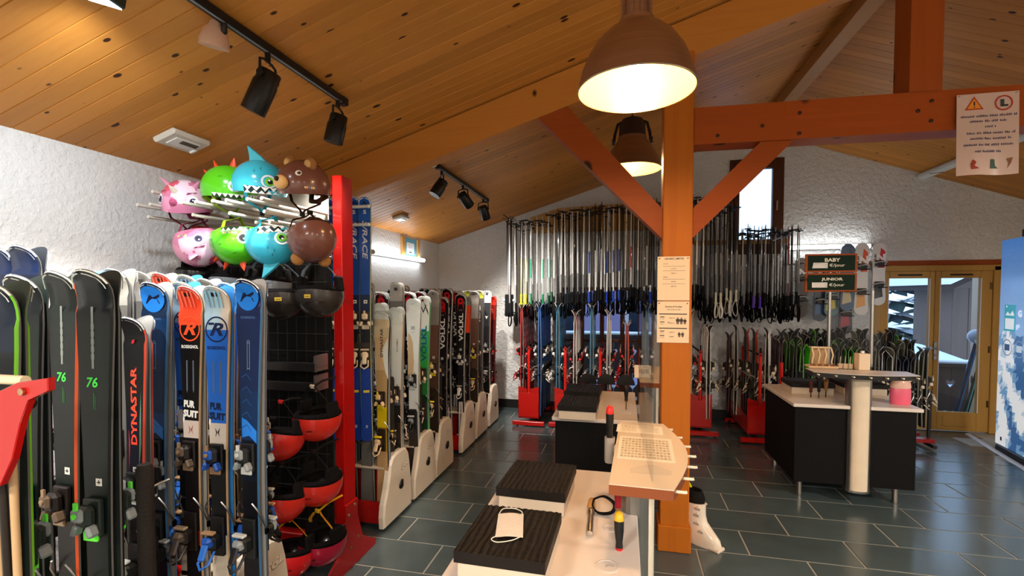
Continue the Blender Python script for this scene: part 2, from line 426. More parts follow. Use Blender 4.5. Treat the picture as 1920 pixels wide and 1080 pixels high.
# ceiling: dark backing slabs, tongue-and-groove planks as parts
b = B()
for xa, xb in ((XL - .3, RX), (RX, XR + .3)):
    za, zb = zc(xa) + .03, zc(xb) + .03
    vs = [(xa, YF - .3, za), (xb, YF - .3, zb), (xb, YB + .3, zb), (xa, YB + .3, za)]; vs += [(x, y, z + .2) for x, y, z in vs]
    b.add(vs, [(0, 3, 2, 1), (4, 5, 6, 7), (0, 1, 5, 4), (1, 2, 6, 5), (2, 3, 7, 6), (3, 0, 4, 7)], '#4a2c14')
ceiling = struct(b, 'ceiling', 'matte')
PW = .085
def plankset(x0, x1):
    L = math.hypot(x1 - x0, zc(x1) - zc(x0)); a = math.atan2(zc(x1) - zc(x0), x1 - x0)
    q = B(); w = PW / 2; vs = []
    for x in (-L / 2, L / 2): vs += [(x, -w + .0003, .014), (x, w - .0003, .014), (x, w - .0007, .005), (x, w - .0032, 0), (x, -w + .0032, 0), (x, -w + .0007, .005)]
    fs = [(0, 1, 7, 6), (1, 2, 8, 7), (2, 3, 9, 8), (3, 4, 10, 9), (4, 5, 11, 10), (5, 0, 6, 11), (5, 4, 3, 2, 1, 0), (6, 7, 8, 9, 10, 11)]
    q.add(vs, fs, '#c08040'); first = None
    n = int((YB - .34) / PW)
    for i in range(n):
        if first is None: first = q.build('plank', 'pine', ceiling); o = first
        else: o = first.copy(); COL.objects.link(o)
        o.location = ((x0 + x1) / 2, YB - PW * (i + .5), (zc(x0 + 1e-6) + zc(x1 - 1e-6)) / 2); o.rotation_euler = (0, -a, 0)
    # behind the photographer: the same boards, joined
    q2 = B()
    for i in range(n, n + int((YB - n * PW - YF) / PW) + 1):
        m = Matrix.Translation(((x0 + x1) / 2, YB - PW * (i + .5), (zc(x0 + 1e-6) + zc(x1 - 1e-6)) / 2)) @ Matrix.Rotation(-a, 4, 'Y'); q2.add(vs, fs, '#c08040', False, m)
    o = q2.build('plank_field', 'pine', ceiling); o['kind'] = 'stuff'
plankset(XL, RX); plankset(RX, XR)

# ridge purlin running the length of the room
b = B(); b.bx(RX - .06, RX + .06, YF, YB, RZ - .13, RZ - .015, '#b07840')
struct(b, 'trim_1', wood('ridge_timber', '#c08a50', '#a06c34', axis='y', kd=.6)).name = 'ridge_beam'
tag(bpy.data.objects['ridge_beam'], kind='structure')

# roof truss
TY = 3.195; TD = .10
truss = thing('roof_truss', 'stained timber roof truss on a square post carrying notices, king post under ridge', 'roof truss', (.322, TY + .09, 0))
def wpoly(b, pts, y0, y1):  # outline in XZ, extruded in Y
    b.prism([(x, z) for x, z in pts], y1 - y0, '#a05828', Matrix.Translation((0, y1, 0)) @ rot(x=90), bev=.004)
og = truss.location
b = B(); b.bx(.235, .413, TY, TY + .18, .165, 3.15, bev=.006); b.build('post', 'beamz', truss, og)
b = B(); b.bx(.222, .426, TY - .012, TY + .192, .0, .17, bev=.006); b.build('post_plinth', 'beamz', truss, og)
b = B(); wpoly(b, [(.413, 2.575), (XR, 2.53), (XR, 2.745), (.413, 2.80)], TY, TY + .16); b.build('tie_beam', 'beam', truss, og)
b = B(); wpoly(b, [(1.555, 2.79), (1.715, 2.785), (1.715, 3.56), (1.555, 3.56)], TY, TY + .17); b.build('king_post', 'beamkz', truss, og)
xa, xb = XL, RX + .02
b = B(); wpoly(b, [(xa, zc(xa) - .24), (xb, zc(RX) - .24), (xb, zc(RX) - .004), (xa, zc(xa) - .004)], TY + .01, TY + .13); b.build('rafter', 'pinebeam', truss, og)
b = B(); wpoly(b, [(RX, zc(RX) - .24), (XR, zc(XR) - .24), (XR, zc(XR) - .004), (RX, zc(RX) - .004)], TY + .01, TY + .13); b.build('rafter', 'pinebeam', truss, og)
b = B(); wpoly(b, [(.235, 2.0), (.235, 2.19), (-.37, 2.885), (-.575, 2.83)], TY + .02, TY + .14); b.build('brace', 'beam', truss, og)
b = B(); wpoly(b, [(.413, 2.0), (.98, 2.57), (.80, 2.575), (.413, 2.187)], TY + .02, TY + .14); b.build('brace', 'beam', truss, og)
for x, z in ((1.60, 2.68), (1.665, 2.73), (1.665, 2.62), (.55, 2.62), (1.0, 2.72), (1.0, 2.6), (.8, 2.66)):
    b = B(); b.lathe([(0.0, 0), (.011, 0), (.011, .004), (0, .006)], '#3a1a0c', 8, TR(x, TY, z, rx=90), caps=False); b.build('bolt_head', 'satin', truss, og)

# notices pinned on the post
PEACH = '#f0d6b4'; INK = '#3b2e28'
def notice(name, label, z0, z1, fill):
    t = thing(name, label, 'notice', (.31, TY - .004, z0)); b = B(); b.bx(.205, .398, TY - .005, TY - .002, z0, z1, PEACH); b.build('sheet', 'paper', t, t.location)
    fn = plane((.205, TY - .0058, z0), (1, 0, 0), (0, 0, 1)); b = B(); fill(b, fn); b.build('print', 'paper', t, t.location)
    for x in (.217, .386):
        b = B(); b.lathe([(.004, 0), (.004, .002), (0, .004)], '#8a3a2a', 8, TR(x, TY - .006, z1 - .012, rx=90)); b.build('pin', 'satin', t, t.location)
rn = random.Random(3)
def f1(b, fn):
    text(b, 'HEURES LIMITES', fn, .011, INK, w=.115, cx=.1, cy=.262)
    for y, l in ((.228, .12), (.145, .12)): scribble(b, fn, .035, .065, y, .005, INK, rn)
    for y in (.214, .186, .133, .104): quad2(b, fn, .032, .165, y, y + .0015, INK)
    for y in (.197, .168, .116, .086): scribble(b, fn, .083, .115, y, .006, INK, rn)
def man(b, fn, x, y, h, col=INK):
    disc2(b, fn, x, y + h * .9, h * .1, col, 10); quad2(b, fn, x - h * .17, x + h * .17, y + h * .38, y + h * .78, col)
    quad2(b, fn, x - h * .26, x - h * .19, y + h * .36, y + h * .76, col); quad2(b, fn, x + h * .19, x + h * .26, y + h * .36, y + h * .76, col)
    quad2(b, fn, x - h * .15, x - h * .02, y, y + h * .4, col); quad2(b, fn, x + h * .02, x + h * .15, y, y + h * .4, col)
def f2(b, fn):
    text(b, 'Remises & Familles', fn, .010, INK, w=.10, cx=.1, cy=.228); scribble(b, fn, .06, .14, .207, .005, INK, rn)
    for y in (.178, .088): quad2(b, fn, .012, .18, y, y + .006, '#4a4038')
    for y in (.160, .128, .07, .042):
        quad2(b, fn, .018, .045, y, y + .005, INK); scribble(b, fn, .018, .045, y - .012, .005, '#8a7a68', rn)
        scribble(b, fn, .075, .105, y - .006, .006, INK, rn)
    for x in (.125, .147, .168): man(b, fn, x, .118, .042 if x < .16 else .036)
    for x in (.135, .155): man(b, fn, x, .036, .033)
    text(b, 'x', fn, .008, INK, cx=.07, cy=.128)
notice('opening_hours_notice', 'cream paper notice of limit times pinned on the timber post, upper sheet', 1.612, 1.888, f1)
notice('family_price_notice', 'cream paper notice with small people icons pinned on post, lower sheet', 1.345, 1.606, f2)

# laminated warning sheet hanging from the tie beam (seen from behind, print reversed)
t = thing('laminated_warning_sheet', 'laminated warning sheet with orange triangle hanging from the tie beam at right edge', 'warning sheet', (1.9, TY - .01, 2.74))
SX0, SX1, SZ0, SZ1 = 1.775, 2.06, 2.30, 2.745
b = B(); nx, nz = 8, 6; vs = []
def sheet(x, z): u = (z - SZ1) / (SZ0 - SZ1); return (x, TY - .015 - .02 * u * u * math.sin((x - SX0) * 22) - .015 * u, z)
for j in range(nz + 1):
    for i in range(nx + 1): vs.append(sheet(SX0 + (SX1 - SX0) * i / nx, SZ1 + (SZ0 - SZ1) * j / nz))
b.add(vs, [(j * (nx + 1) + i, j * (nx + 1) + i + 1, (j + 1) * (nx + 1) + i + 1, (j + 1) * (nx + 1) + i) for j in range(nz) for i in range(nx)], '#d9bdb0', True)
b.build('sheet', paint('laminated_sheet', .25, var=.03, coat=.5), t, t.location)
fn = lambda x, y: tuple(Vector(sheet(SX0 + x, SZ0 + y)) + Vector((0, -.0015, 0)))
b = B(); DK = '#4a4a6a'
def tri(cx, cy, r, col): poly2(b, fn, [(cx, cy + r), (cx - r * .95, cy - r * .6), (cx + r * .95, cy - r * .6)], col)
tri(.08, .385, .046, '#c2401c')
fo = fn; fn2 = lambda x, y: tuple(Vector(fo(x, y)) + Vector((0, -.0008, 0)))
poly2(b, fn2, [(.08, .385 + .034), (.08 - .033, .364), (.08 + .033, .364)], '#f09a30'); fn3 = lambda x, y: tuple(Vector(fo(x, y)) + Vector((0, -.0016, 0)))
quad2(b, fn3, .077, .083, .380, .402, '#2a2020'); quad2(b, fn3, .077, .083, .369, .375, '#2a2020')
ring2(b, fn2, .215, .385, .034, .041, '#b83020'); quad2(b, fn2, .2, .217, .37, .405, '#3a4a52'); quad2(b, fn2, .2, .235, .366, .376, '#2a3238')
for i, (y, x0, x1) in enumerate(((.315, .02, .27), (.287, .06, .23), (.257, .13, .18), (.222, .045, .27), (.192, .06, .25), (.158, .03, .27), (.122, .08, .21))): scribble(b, fn2, x0, x1, y, .013, DK, rn)
poly2(b, fn2, [(.06, .03), (.1, .035), (.075, .05), (.085, .07), (.07, .085), (.058, .06)], '#a03a2a'); poly2(b, fn2, [(.16, .035), (.2, .035), (.185, .05), (.18, .085), (.16, .085)], '#3c5a4a'); poly2(b, fn2, [(.24, .03), (.255, .06), (.262, .09), (.235, .085), (.245, .06)], '#8a5a3a')
b.build('print', 'paper', t, t.location)
for x in (SX0 + .012, SX1 - .012):
    b = B(); b.lathe([(.005, 0), (.005, .003), (0, .005)], '#b8b8b8', 8, TR(x, TY - .016, SZ1 - .012, rx=90)); b.build('pin', 'metal', t, t.location)

# ------------------------------------------------------------------ windows and door
def framed(name, x0, x1, z0, z1, y, bars_v=(), bars_h=(), fr=.07, mat='darkwood', extra=None):
    b = B(); d = .07
    b.bx(x0, x0 + fr, y, y + d, z0, z1, bev=.005); b.bx(x1 - fr, x1, y, y + d, z0, z1, bev=.005); b.bx(x0 + fr, x1 - fr, y, y + d, z1 - fr, z1, bev=.005); b.bx(x0 + fr, x1 - fr, y, y + d, z0, z0 + fr, bev=.005)
    for x in bars_v: b.bx(x - .03, x + .03, y + .005, y + d - .005, z0 + fr, z1 - fr, bev=.004)
    for z in bars_h: b.bx(x0 + fr, x1 - fr, y + .01, y + d - .01, z - .02, z + .02, bev=.004)
    o = struct(b, name, mat)
    xs = [x0 + fr] + list(bars_v) + [x1 - fr]
    for i in range(len(xs) - 1):
        g = B(); g.bx(xs[i] + (.03 if i else 0), xs[i + 1] - (.03 if i < len(xs) - 2 else 0), y + .03, y + .036, z0 + fr, z1 - fr); g.build('pane', 'glass', o)
    return o
o = framed('window_1', W1[0] - .03, W1[1] + .03, W1[2] - .03, W1[3] + .03, YB - .03, fr=.05)
b = B(); b.bx(W1[0] + .02, W1[0] + .085, YB - .045, YB + .03, 2.22, W1[3] - .02, bev=.006); b.bx(W1[1] - .105, W1[1] - .02, YB - .045, YB + .03, 2.22, W1[3] - .02, bev=.006); b.bx(W1[0] + .085, W1[1] - .105, YB - .045, YB + .03, W1[3] - .1, W1[3] - .02, bev=.006); b.bx(W1[0] + .085, W1[1] - .105, YB - .045, YB + .03, 2.22, 2.3, bev=.006)
s = b.build('sash', 'darkwood', o); b = B(); b.bx(W1[1] - .07, W1[1] - .05, YB - .075, YB - .045, 2.72, 2.84, '#b0aaa0', .004); b.build('handle', 'metal', o)
framed('window_2', W2[0], W2[1], W2[2], W2[3], YB + .05, bars_v=(-.58, -.30, -.02), bars_h=(1.0,), fr=.05, mat='darkwood')
# double door
door = None; b = B(); y = YB - .04
b.bx(D1[0] - .02, D1[0] + .05, y, y + .1, 0, 1.985, bev=.006); b.bx(D1[1] - .05, D1[1] + .02, y, y + .1, 0, 1.985, bev=.006); b.bx(D1[0] - .04, D1[1] + .04, y, y + .1, 1.93, 2.0, bev=.006)
door = struct(b, 'door_1', 'doorwood')
def leaf(x0, x1, gx0, gx1, handle_x=None):
    b = B(); yy = YB - .025; t_ = .05; z0, z1, g0, g1 = .01, 1.93, .235, 1.845
    b.bx(x0, gx0, yy, yy + t_, z0, z1, bev=.006); b.bx(gx1, x1, yy, yy + t_, z0, z1, bev=.006); b.bx(gx0, gx1, yy, yy + t_, g1, z1, bev=.006); b.bx(gx0, gx1, yy, yy + t_, z0, g0, bev=.006)
    b.bx(gx0 + .05, gx1 - .05, yy - .008, yy + .01, .06, .19, bev=.01)
    lf = b.build('door_leaf', 'doorwood', door)
    g = B(); g.bx(gx0, gx1, yy + .02, yy + .026, g0, g1); g.build('pane', 'glass', lf)
    v = B(); v.bx(gx0 + .09, gx1 - .08, yy - .006, yy + .01, 1.875, 1.895, '#2a1c12', .004); v.build('vent_slot', 'satin', lf)
    s_ = B()
    for (a, c, e, g_) in ((gx0 - .008, gx0, g0, g1), (gx1, gx1 + .008, g0, g1)): s_.bx(a, c, yy - .003, yy, e, g_, '#d8dadc')
    s_.build('glazing_seal', 'satin', lf)
    if handle_x:
        h = B(); h.bx(handle_x - .018, handle_x + .018, yy - .012, yy, .86, 1.08, '#a9a7a2', .004); h.tube([(handle_x, yy - .01, 1.0), (handle_x, yy - .05, 1.0), (handle_x - .02, yy - .055, 1.0), (handle_x - .15, yy - .055, 1.005)], .009, '#b4b2ad', 8)
        h.lathe([(.011, 0), (.011, .01), (0, .012)], '#8a8884', 10, TR(handle_x, yy - .012, .92, rx=90)); h.build('handle', 'metal', lf)
    for zz in (.35, 1.0, 1.75):
        if not handle_x: h = B(); h.tube([(x1 - .02, yy - .006, zz - .04), (x1 - .02, yy - .006, zz + .04)], .008, '#5a4632', 8); h.build('hinge', 'metal', lf)
leaf(3.07, 3.64, 3.16, 3.585, 3.655); leaf(3.645, 4.22, 3.70, 4.10)
b = B(); b.bx(D1[0] - .2, D1[1] + .15, YB - .02, YB + .0, 2.0, 2.06, bev=.006); b.build('lintel', 'beam', door)
# black grip edge / white floor channel by the door
b = B(); a0, a1 = Vector((3.97, 6.72, 0)), Vector((3.60, 5.0, 0)); dd = (a1 - a0).normalized(); nn = Vector((-dd.y, dd.x, 0)) * .03
b.add([a0 - nn, a0 + nn, a1 + nn, a1 - nn] + [p + Vector((0, 0, .012)) + q_ for p, q_ in ((a0 - nn, nn * .5), (a0 + nn, -nn * .5), (a1 + nn, -nn * .5), (a1 - nn, nn * .5))], [(3, 2, 1, 0), (4, 5, 6, 7), (0, 1, 5, 4), (1, 2, 6, 5), (2, 3, 7, 6), (3, 0, 4, 7)], '#d4d6d8')
tag(b.build('cable_cover', 'satin', None, (3.8, 5.9, 0)), 'white cable cover strip on the floor running from the door to the lit panel', 'cable cover').location = (3.8, 5.9, .0)

# ------------------------------------------------------------------ lamps
def pendant(loc, D, label, big):
    t = thing('pendant_lamp', label, 'pendant lamp', loc); r = D / 2
    if big:
        prof = [(r, 0), (r * .985, .05 * D), (r * .93, .17 * D), (r * .82, .30 * D), (r * .66, .42 * D), (r * .48, .505 * D), (r * .34, .55 * D), (r * .31, .56 * D)]
        b = B(); b.lathe(prof + [(r * .30, .565 * D)], '#a08878', 48, caps=False); b.lathe([(r * 1.0, 0), (r * 1.012, .004), (r, .01)], '#a08878', 48, caps=False); b.build('shade', 'shade', t)
        b = B(); b.lathe([(q * .985, z + .001) for q, z in prof[:-1]] + [(0.001, .555 * D)], '#cfae5c', 48, caps=False); b.build('shade_lining', 'satin', t)
        b = B(); b.lathe([(r * .31, .555 * D), (r * .30, .60 * D), (r * .24, .61 * D), (r * .22, .86 * D), (r * .10, .90 * D), (r * .05, 1.0 * D), (.004, 1.02 * D)], '#a08878', 24)
        for i in range(10): b.box((r * .235 * math.cos(i * .628), r * .235 * math.sin(i * .628), .73 * D), (.012, .012, .22 * D), '#8a7466', Matrix.Rotation(i * .628, 3, 'Z'))
        b.build('socket_housing', 'shade', t); topz = 1.02 * D
    else:
        prof = [(r, 0), (r * .96, .08 * D), (r * .88, .2 * D), (r * .74, .34 * D), (r * .58, .45 * D), (r * .5, .5 * D)]
        b = B(); b.lathe(prof, '#86685c', 40, caps=False); b.lathe([(r, 0), (r * 1.02, .005), (r, .01)], '#86685c', 40, caps=False); b.build('shade', 'shade', t)
        b = B(); b.lathe([(q * .985, z + .001) for q, z in prof] + [(0.001, .49 * D)], '#cfae5c', 40, caps=False); b.build('shade_lining', 'satin', t)
        b = B(); b.lathe([(r * .5, .5 * D), (r * .49, .56 * D), (r * .1, .58 * D)], '#b4a094', 24); b.build('collar', 'shade', t)
        b = B(); b.lathe([(r * .46, .56 * D), (r * .44, .78 * D), (r * .36, .86 * D), (r * .1, .88 * D)], '#3a2a26', 20); b.build('socket_housing', 'satin', t)
        b = B(); b.tube([(-r * .62, 0, .5 * D), (-r * .6, 0, .62 * D), (-r * .5, 0, .8 * D), (0, 0, .92 * D), (r * .5, 0, .8 * D), (r * .6, 0, .62 * D), (r * .62, 0, .5 * D)], .012, '#2e211e', 8)
        for sx in (-1, 1): b.lathe([(.026, 0), (.026, .02), (0, .022)], '#2e211e', 14, TR(sx * r * .6, 0, .5 * D, ry=90 * sx))
        b.build('yoke', 'satin', t); topz = .92 * D
    b = B(); b.tube([(0, 0, topz), (0, 0, zc(loc[0]) - loc[2])], .004, '#2a2420', 6); b.build('cable', 'satin', t)
    b = B(); b.sphere((0, 0, .24 * D), .034, '#fff0c8', 16, 10, (1, 1, 1.2)); b.build('bulb', 'bulb', t)
    return t
pendant((.039, 1.99, 2.449), .455, 'large brushed metal bell pendant lamp glowing warm above the near counter', True)
lamp('POINT', 'pendant_light', (.039, 1.99, 2.449 + .04), LP['pend1'], WARM, .05)
pendant((.054, 4.05, 2.655), .46, 'smaller dusky bell pendant lamp with dark yoke hanging behind the truss', False)
lamp('POINT', 'pendant_light', (.054, 4.05, 2.655 + .03), LP['pend2'], WARM, .05)

def spot_head(parent, p, aim, L=.2, r=.052, col='#141210', lit=False):
    p = Vector(p); d = (Vector(aim) - p).normalized(); q = d.to_track_quat('-Z', 'Y').to_matrix().to_4x4()
    T = Matrix.Translation(p) @ q
    b = B(); b.lathe([(r * .8, .03), (r * .9, .025), (r * .92, -.02), (r, -.03), (r, -L + .08), (r * .98, -L + .075)], col, 20, T); b.lathe([(r * .93, -L + .085), (0.001, -L + .11)], '#0a0a0a', 20, T, caps=False)
    o = b.build('spot_head', 'satin', parent, parent.location)
    b = B(); b.lathe([(r * .9, -L + .074), (0.001, -L + .074)], '#ffffff', 20, T, caps=False); b.build('lens', 'lens' if lit else 'satin', o)
    b = B()
    for s_ in (-1, 1):
        b.lathe([(.016, 0), (.016, .016), (0, .017)], col, 10, T @ TR(s_ * r * .95, 0, .0, ry=90 * s_))
    ax = (T.to_3x3() @ Vector((1, 0, 0))); top = p + Vector((0, 0, .07))
    for s_ in (-1, 1): b.tube([p + ax * (s_ * r * 1.2), p + ax * (s_ * r * 1.15) + Vector((0, 0, .06)), top + ax * (s_ * r * .5), top], .006, col, 6)
    b.tube([top, top + Vector((0, 0, .045))], .012, col, 8)
    b.build('yoke', 'satin', parent, parent.location); return o
def track(label, x, y0, y1, heads, reflectors=()):
    zt = zc(x) - .005; t = thing('track_light_rail', label, 'track light', (x, (y0 + y1) / 2, zt))
    b = B(); b.box((x, (y0 + y1) / 2, zt - .018), (.036, y1 - y0, .034), '#16181a', None, .004); b.box((x + .006, (y0 + y1) / 2, zt - .036), (.008, y1 - y0 - .02, .003), '#8a8e90'); b.build('rail', 'satin', t, t.location)
    b = B()
    for yy in (y0, y1): b = B(); b.box((x, yy, zt - .022), (.044, .05, .042), '#121314', None, .005); b.build('end_cap', 'satin', t, t.location)
    for (yy, aim, P, L, lit) in heads:
        p = (x, yy, zt - .145); spot_head(t, p, aim, L, lit=lit)
        d = (Vector(aim) - Vector(p)).normalized()
        lamp('SPOT', 'track_spot_light', Vector(p) + d * (L - .06), P, (1.0, .94, .86) if P else COOL, .03, aim, 75, .8)
    for yy in reflectors:
        T = TR(x - .045, yy, zt - .08, rx=8, ry=14, s=1.15); b = B(); b.lathe([(.014, .05), (.02, .035), (.036, .015), (.047, -.015), (.047, -.036)], '#d0a890', 18, T); rb = b.build('reflector_lamp', 'satin', t, t.location)
        b = B(); b.lathe([(.046, -.0365), (.03, -.044), (0.001, -.047)], '#dfe9ea', 18, T, caps=False); b.build('lens', 'gloss', rb)
        b = B(); b.tube([(x, yy, zt - .03), (x, yy, zt - .07), (x - .03, yy, zt - .07)], .012, '#1a1412', 8); b.build('bracket', 'satin', t, t.location)
SA = LP['spotA']
track('long black ceiling track with two hanging spotlights and a small reflector lamp', -1.55, .3, 2.47,
      [(.75, (-2.6, 1.3, .8), SA * .9, .2, True), (1.88, (-2.35, 1.75, 1.0), SA * .8, .24, True), (2.42, (-2.05, 2.35, .6), SA * .6, .2, False)], (1.64,))
track('short black ceiling track carrying three spotlights near the back corner', -1.55, 3.9, 5.4,
      [(3.98, (-2.35, 3.4, 1.0), SA, .2, False), (4.55, (-.9, 6.2, 1.3), SA, .2, False), (5.25, (-1.3, 6.7, .6), SA * .7, .2, False)])
b = B(); b.lathe([(.04, 0), (.04, .03), (.03, .05), (0, .055)], '#d9d4cc', 18, TR(-1.55, 3.78, zc(-1.55) - .004, rx=180)); 
t = tag(b.build('motion_sensor', 'satin', None, (-1.55, 3.78, zc(-1.55))), 'small white round sensor on the ceiling at the end of the short track', 'sensor'); t.location = (-1.55, 3.78, zc(-1.55))
def exit_lamp(x, y, label, s=1.0):
    z = zc(x); t = thing('emergency_light', label, 'emergency light', (x, y, z)); t.rotation_euler = (0, -math.atan(ML), 0)
    b = B(); b.box((0, 0, -.018), (.15 * s, .24 * s, .034), '#cfc8ba', None, .012); b.build('housing', 'satin', t)
    b = B(); b.box((0, 0, -.037), (.08 * s, .15 * s, .006), '#e8e6e0', None, .003); b.build('diffuser', 'gloss', t)
    b = B(); b.box((.015, .02, -.041), (.03 * s, .1 * s, .004), '#4a4236', None, .001); b.box((-.03, .085 * s, -.042), (.04 * s, .02, .012), '#e8f0f0', None, .004); b.build('indicator', 'gloss', t)
exit_lamp(-2.37, 2.2, 'square cream emergency light on the ceiling above the animal helmets'); exit_lamp(-2.39, 4.9, 'small white emergency light on the ceiling near the framed picture', .85)

def tube_light(label, p0, p1, out, housing=True, power=0):
    p0, p1 = Vector(p0), Vector(p1); mid = (p0 + p1) / 2; t = thing('tube_light', label, 'tube light', mid); d = (p1 - p0).normalized(); out = Vector(out)
    b = B(); 
    m = Matrix((d.to_4d(), out.to_4d(), d.cross(out).to_4d(), (0, 0, 0, 1))).transposed().to_3x3() if False else Matrix((d, out, d.cross(out))).transposed()
    b.box(mid - out * .02, ((p1 - p0).length, .03, .05), '#e4e4e0', m, .004); b.build('housing', 'satin', t, mid)
    b = B(); b.tube([p0 + d * .03 + out * .018, p1 - d * .03 + out * .018], .024, '#ffffff', 14); b.build('tube', 'tube', t, mid)
    b = B(); b.tube([p0 + out * .018, p0 + d * .03 + out * .018], .026, '#c9c9c4', 14); b.build('end_cap', 'satin', t, mid); b = B(); b.tube([p1 - d * .03 + out * .018, p1 + out * .018], .026, '#c9c9c4', 14); b.build('end_cap', 'satin', t, mid)
tube_light('lit tube light on the left wall below the framed picture', (XL + .04, 4.75, 2.11), (XL + .04, 6.15, 2.11), (1, 0, 0))
tube_light('lit tube light on the back wall behind the price sign', (2.0, YB - .06, 2.24), (2.95, YB - .06, 2.24), (0, -1, 0))
z1_, z2_ = zc(3.49), zc(3.49)
t = thing('ceiling_batten_light', 'unlit white batten light on the right ceiling slope beside the hanging sheet', 'ceiling light', (3.49, 5.9, z1_))
b = B(); b.box((0, 0, -.03), (.09, 2.0, .05), '#cfd2d0', None, .012); b.build('housing', 'satin', t); b = B(); b.box((0, 0, -.058), (.07, 1.9, .012), '#dfe2e0', None, .004); b.build('diffuser', 'gloss', t)
b = B(); b.tube([(.03, .55, -.066), (0, .62, -.068), (-.03, .7, -.066)], .003, '#5a5a58', 6); b.build('clip', 'metal', t); t.rotation_euler = (0, math.atan(MR), 0)
# square spotlight cut by the top edge, left
FX, FY = -1.71, 1.28
t = thing('square_flood_lamp', 'square dark flood lamp glowing white at the top left of the ceiling', 'flood lamp', (FX, FY, 2.67))
b = B(); b.box((0, 0, 0), (.12, .12, .07), '#23302a', None, .006); b.build('housing', 'satin', t); b = B(); b.box((0, 0, -.036), (.104, .104, .004), '#ffffff'); b.build('lens', 'lens', t)
b = B(); b.tube([(0, 0, .03), (0, 0, .09)], .012, '#1a1a1a', 8); b.build('stem', 'satin', t); t.rotation_euler = (R(6), R(14), R(20))
lamp('SPOT', 'flood_lamp_light', (FX - .02, FY, 2.61), 36, COOL, .05, (-2.6, 1.8, 1.5), 130, .9)
# panel bodies for the added fill lamps, out of view
for i, (x, y) in enumerate(((-1.3, -1.2), (0.6, -1.6), (2.9, -1.2), (3.9, 1.6))):
    t = thing('added_panel_lamp', 'added square fill lamp hung on thin rods, %s from the left behind the viewer' % ORD[i], 'ceiling lamp', (x, y, 2.51), group='added fill lamps in the front half of the shop')
    b = B(); b.box((0, 0, .03), (.56, .56, .04), '#dcdcd8', None, .01); b.build('housing', 'satin', t); b = B(); b.box((0, 0, .008), (.5, .5, .004), '#ffffff'); b.build('diffuser', 'panel_lit', t)
    b = B(); b.tube([(0, 0, .05), (0, 0, zc(x) - 2.51)], .006, '#888888', 6); b.build('rod', 'metal', t)

# picture on left wall
t = thing('framed_certificate', 'small blue certificate in a wide pine frame high on the left wall', 'picture', (XL + .01, 5.8, 2.27))
b = B()
for y0, y1, z0, z1 in ((5.55, 5.63, 2.145, 2.375), (6.0, 6.08, 2.145, 2.375)): b.bx(XL, XL + .03, y0, y1, z0, z1, bev=.004)
b.build('frame', 'ply', t, t.location)
b = B(); b.bx(XL, XL + .012, 5.63, 6.0, 2.15, 2.37, '#5aa0bc'); b.build('mount', 'paper', t, t.location)
b = B(); b.bx(XL + .012, XL + .014, 5.70, 5.92, 2.165, 2.315, '#e8ecec'); fn = plane((XL + .0146, 5.71, 2.165), (0, 1, 0), (0, 0, 1))
for y in (.12, .1, .085, .045): scribble(b, fn, .03, .16, y, .008, '#6a7a88', rn)
quad2(b, fn, .06, .14, .02, .035, '#3a4a58'); b.build('certificate', 'paper', t, t.location)

# ================================================================== COUNTERS
LAM = '#dbcfc4'; BLK = '#0e0d0d'
def counter(label, x0, x1, y0, y1, ztop=.78, legs=True):
    t = thing('counter', label, 'counter', ((x0 + x1) / 2, (y0 + y1) / 2, 0)); og = t.location
    b = B(); b.bx(x0, x1, y0, y1, ztop - .028, ztop, LAM, .004); b.build('worktop', 'laminate', t, og)
    b = B(); b.bx(x0 + .02, x1 - .03, y0 + .03, y1 - .03, .14, ztop - .03, BLK, .003); b.build('cabinet', 'matte', t, og)
    for x in (x0 + .09, x1 - .12):
        for y in (y0 + .12, y1 - .1):
            b = B(); b.lathe([(.02, 0), (.022, .02), (.02, .03), (.02, .15)], '#a8a19a', 12, TR(x, y, 0)); b.build('leg', 'metal', t, og)
    return t
def grommet(t, x, y, z, r=.038):
    b = B(); b.lathe([(r, 0), (r, .002), (r * .86, .003), (r * .84, .0015), (0, .0015)], '#cfc6bd', 24, TR(x, y, z)); ring2(b, plane((x, y, z + .0022), (1, 0, 0), (0, 1, 0)), .008, -.006, r * .3, r * .36, '#9c948a', 12, 20, 200); b.build('grommet', 'satin', t, t.location)
c1 = counter('near white topped counter with black sides holding a face mask and screwdrivers', -.545, .058, 1.02, 2.385); grommet(c1, -.045, 1.545, .78); grommet(c1, -.045, 1.80, .7802, .026)
c2 = counter('far white topped counter with black sides between the ski racks and the timber post', -.495, .10, 3.39, 4.40); grommet(c2, .02, 3.63, .78)
c3 = counter('dark counter with white top on the right, silver column before it', 1.325, 2.22, 4.235, 5.12)

def pad(label, x, y, rz, w=.28, l=.33, mt='rubber', z=.78):
    t = thing('boot_test_block', label, 'block', (x, y, z), rz)
    b = B(); b.bx(-w / 2 + .008, w / 2 - .006, -l / 2 + .006, l / 2 - .006, 0, .062, '#c9bba8', .004); b.build('base_block', 'laminate', t)
    b = B(); n = 13; pts = []
    for i in range(n * 4 + 1):
        x_ = -w / 2 + w * i / (n * 4); pts.append((x_, .098 + .0016 * math.cos(i * math.pi / 2) + .0009 * math.sin(i * 1.7)))
    pts = [(w / 2, .062), (w / 2, .097)] + pts[::-1][1:-1] + [(-w / 2, .097), (-w / 2, .062)]
    k_ = len(pts); vs = []
    for j in range(7):
        yy = -l / 2 + l * j / 6
        for i, (a, c) in enumerate(pts): vs.append((a + (.003 * math.sin(j * 1.9 + i * .4) if 2 <= i < k_ - 2 else 0), yy, c))
    fs = [tuple(range(k_)), tuple(6 * k_ + i for i in range(k_))[::-1]] + [(j * k_ + i, (j + 1) * k_ + i, (j + 1) * k_ + (i + 1) % k_, j * k_ + (i + 1) % k_) for j in range(6) for i in range(k_)]
    b.add(vs, fs, '#15110f'); b.build('ribbed_mat', mt, t); return t
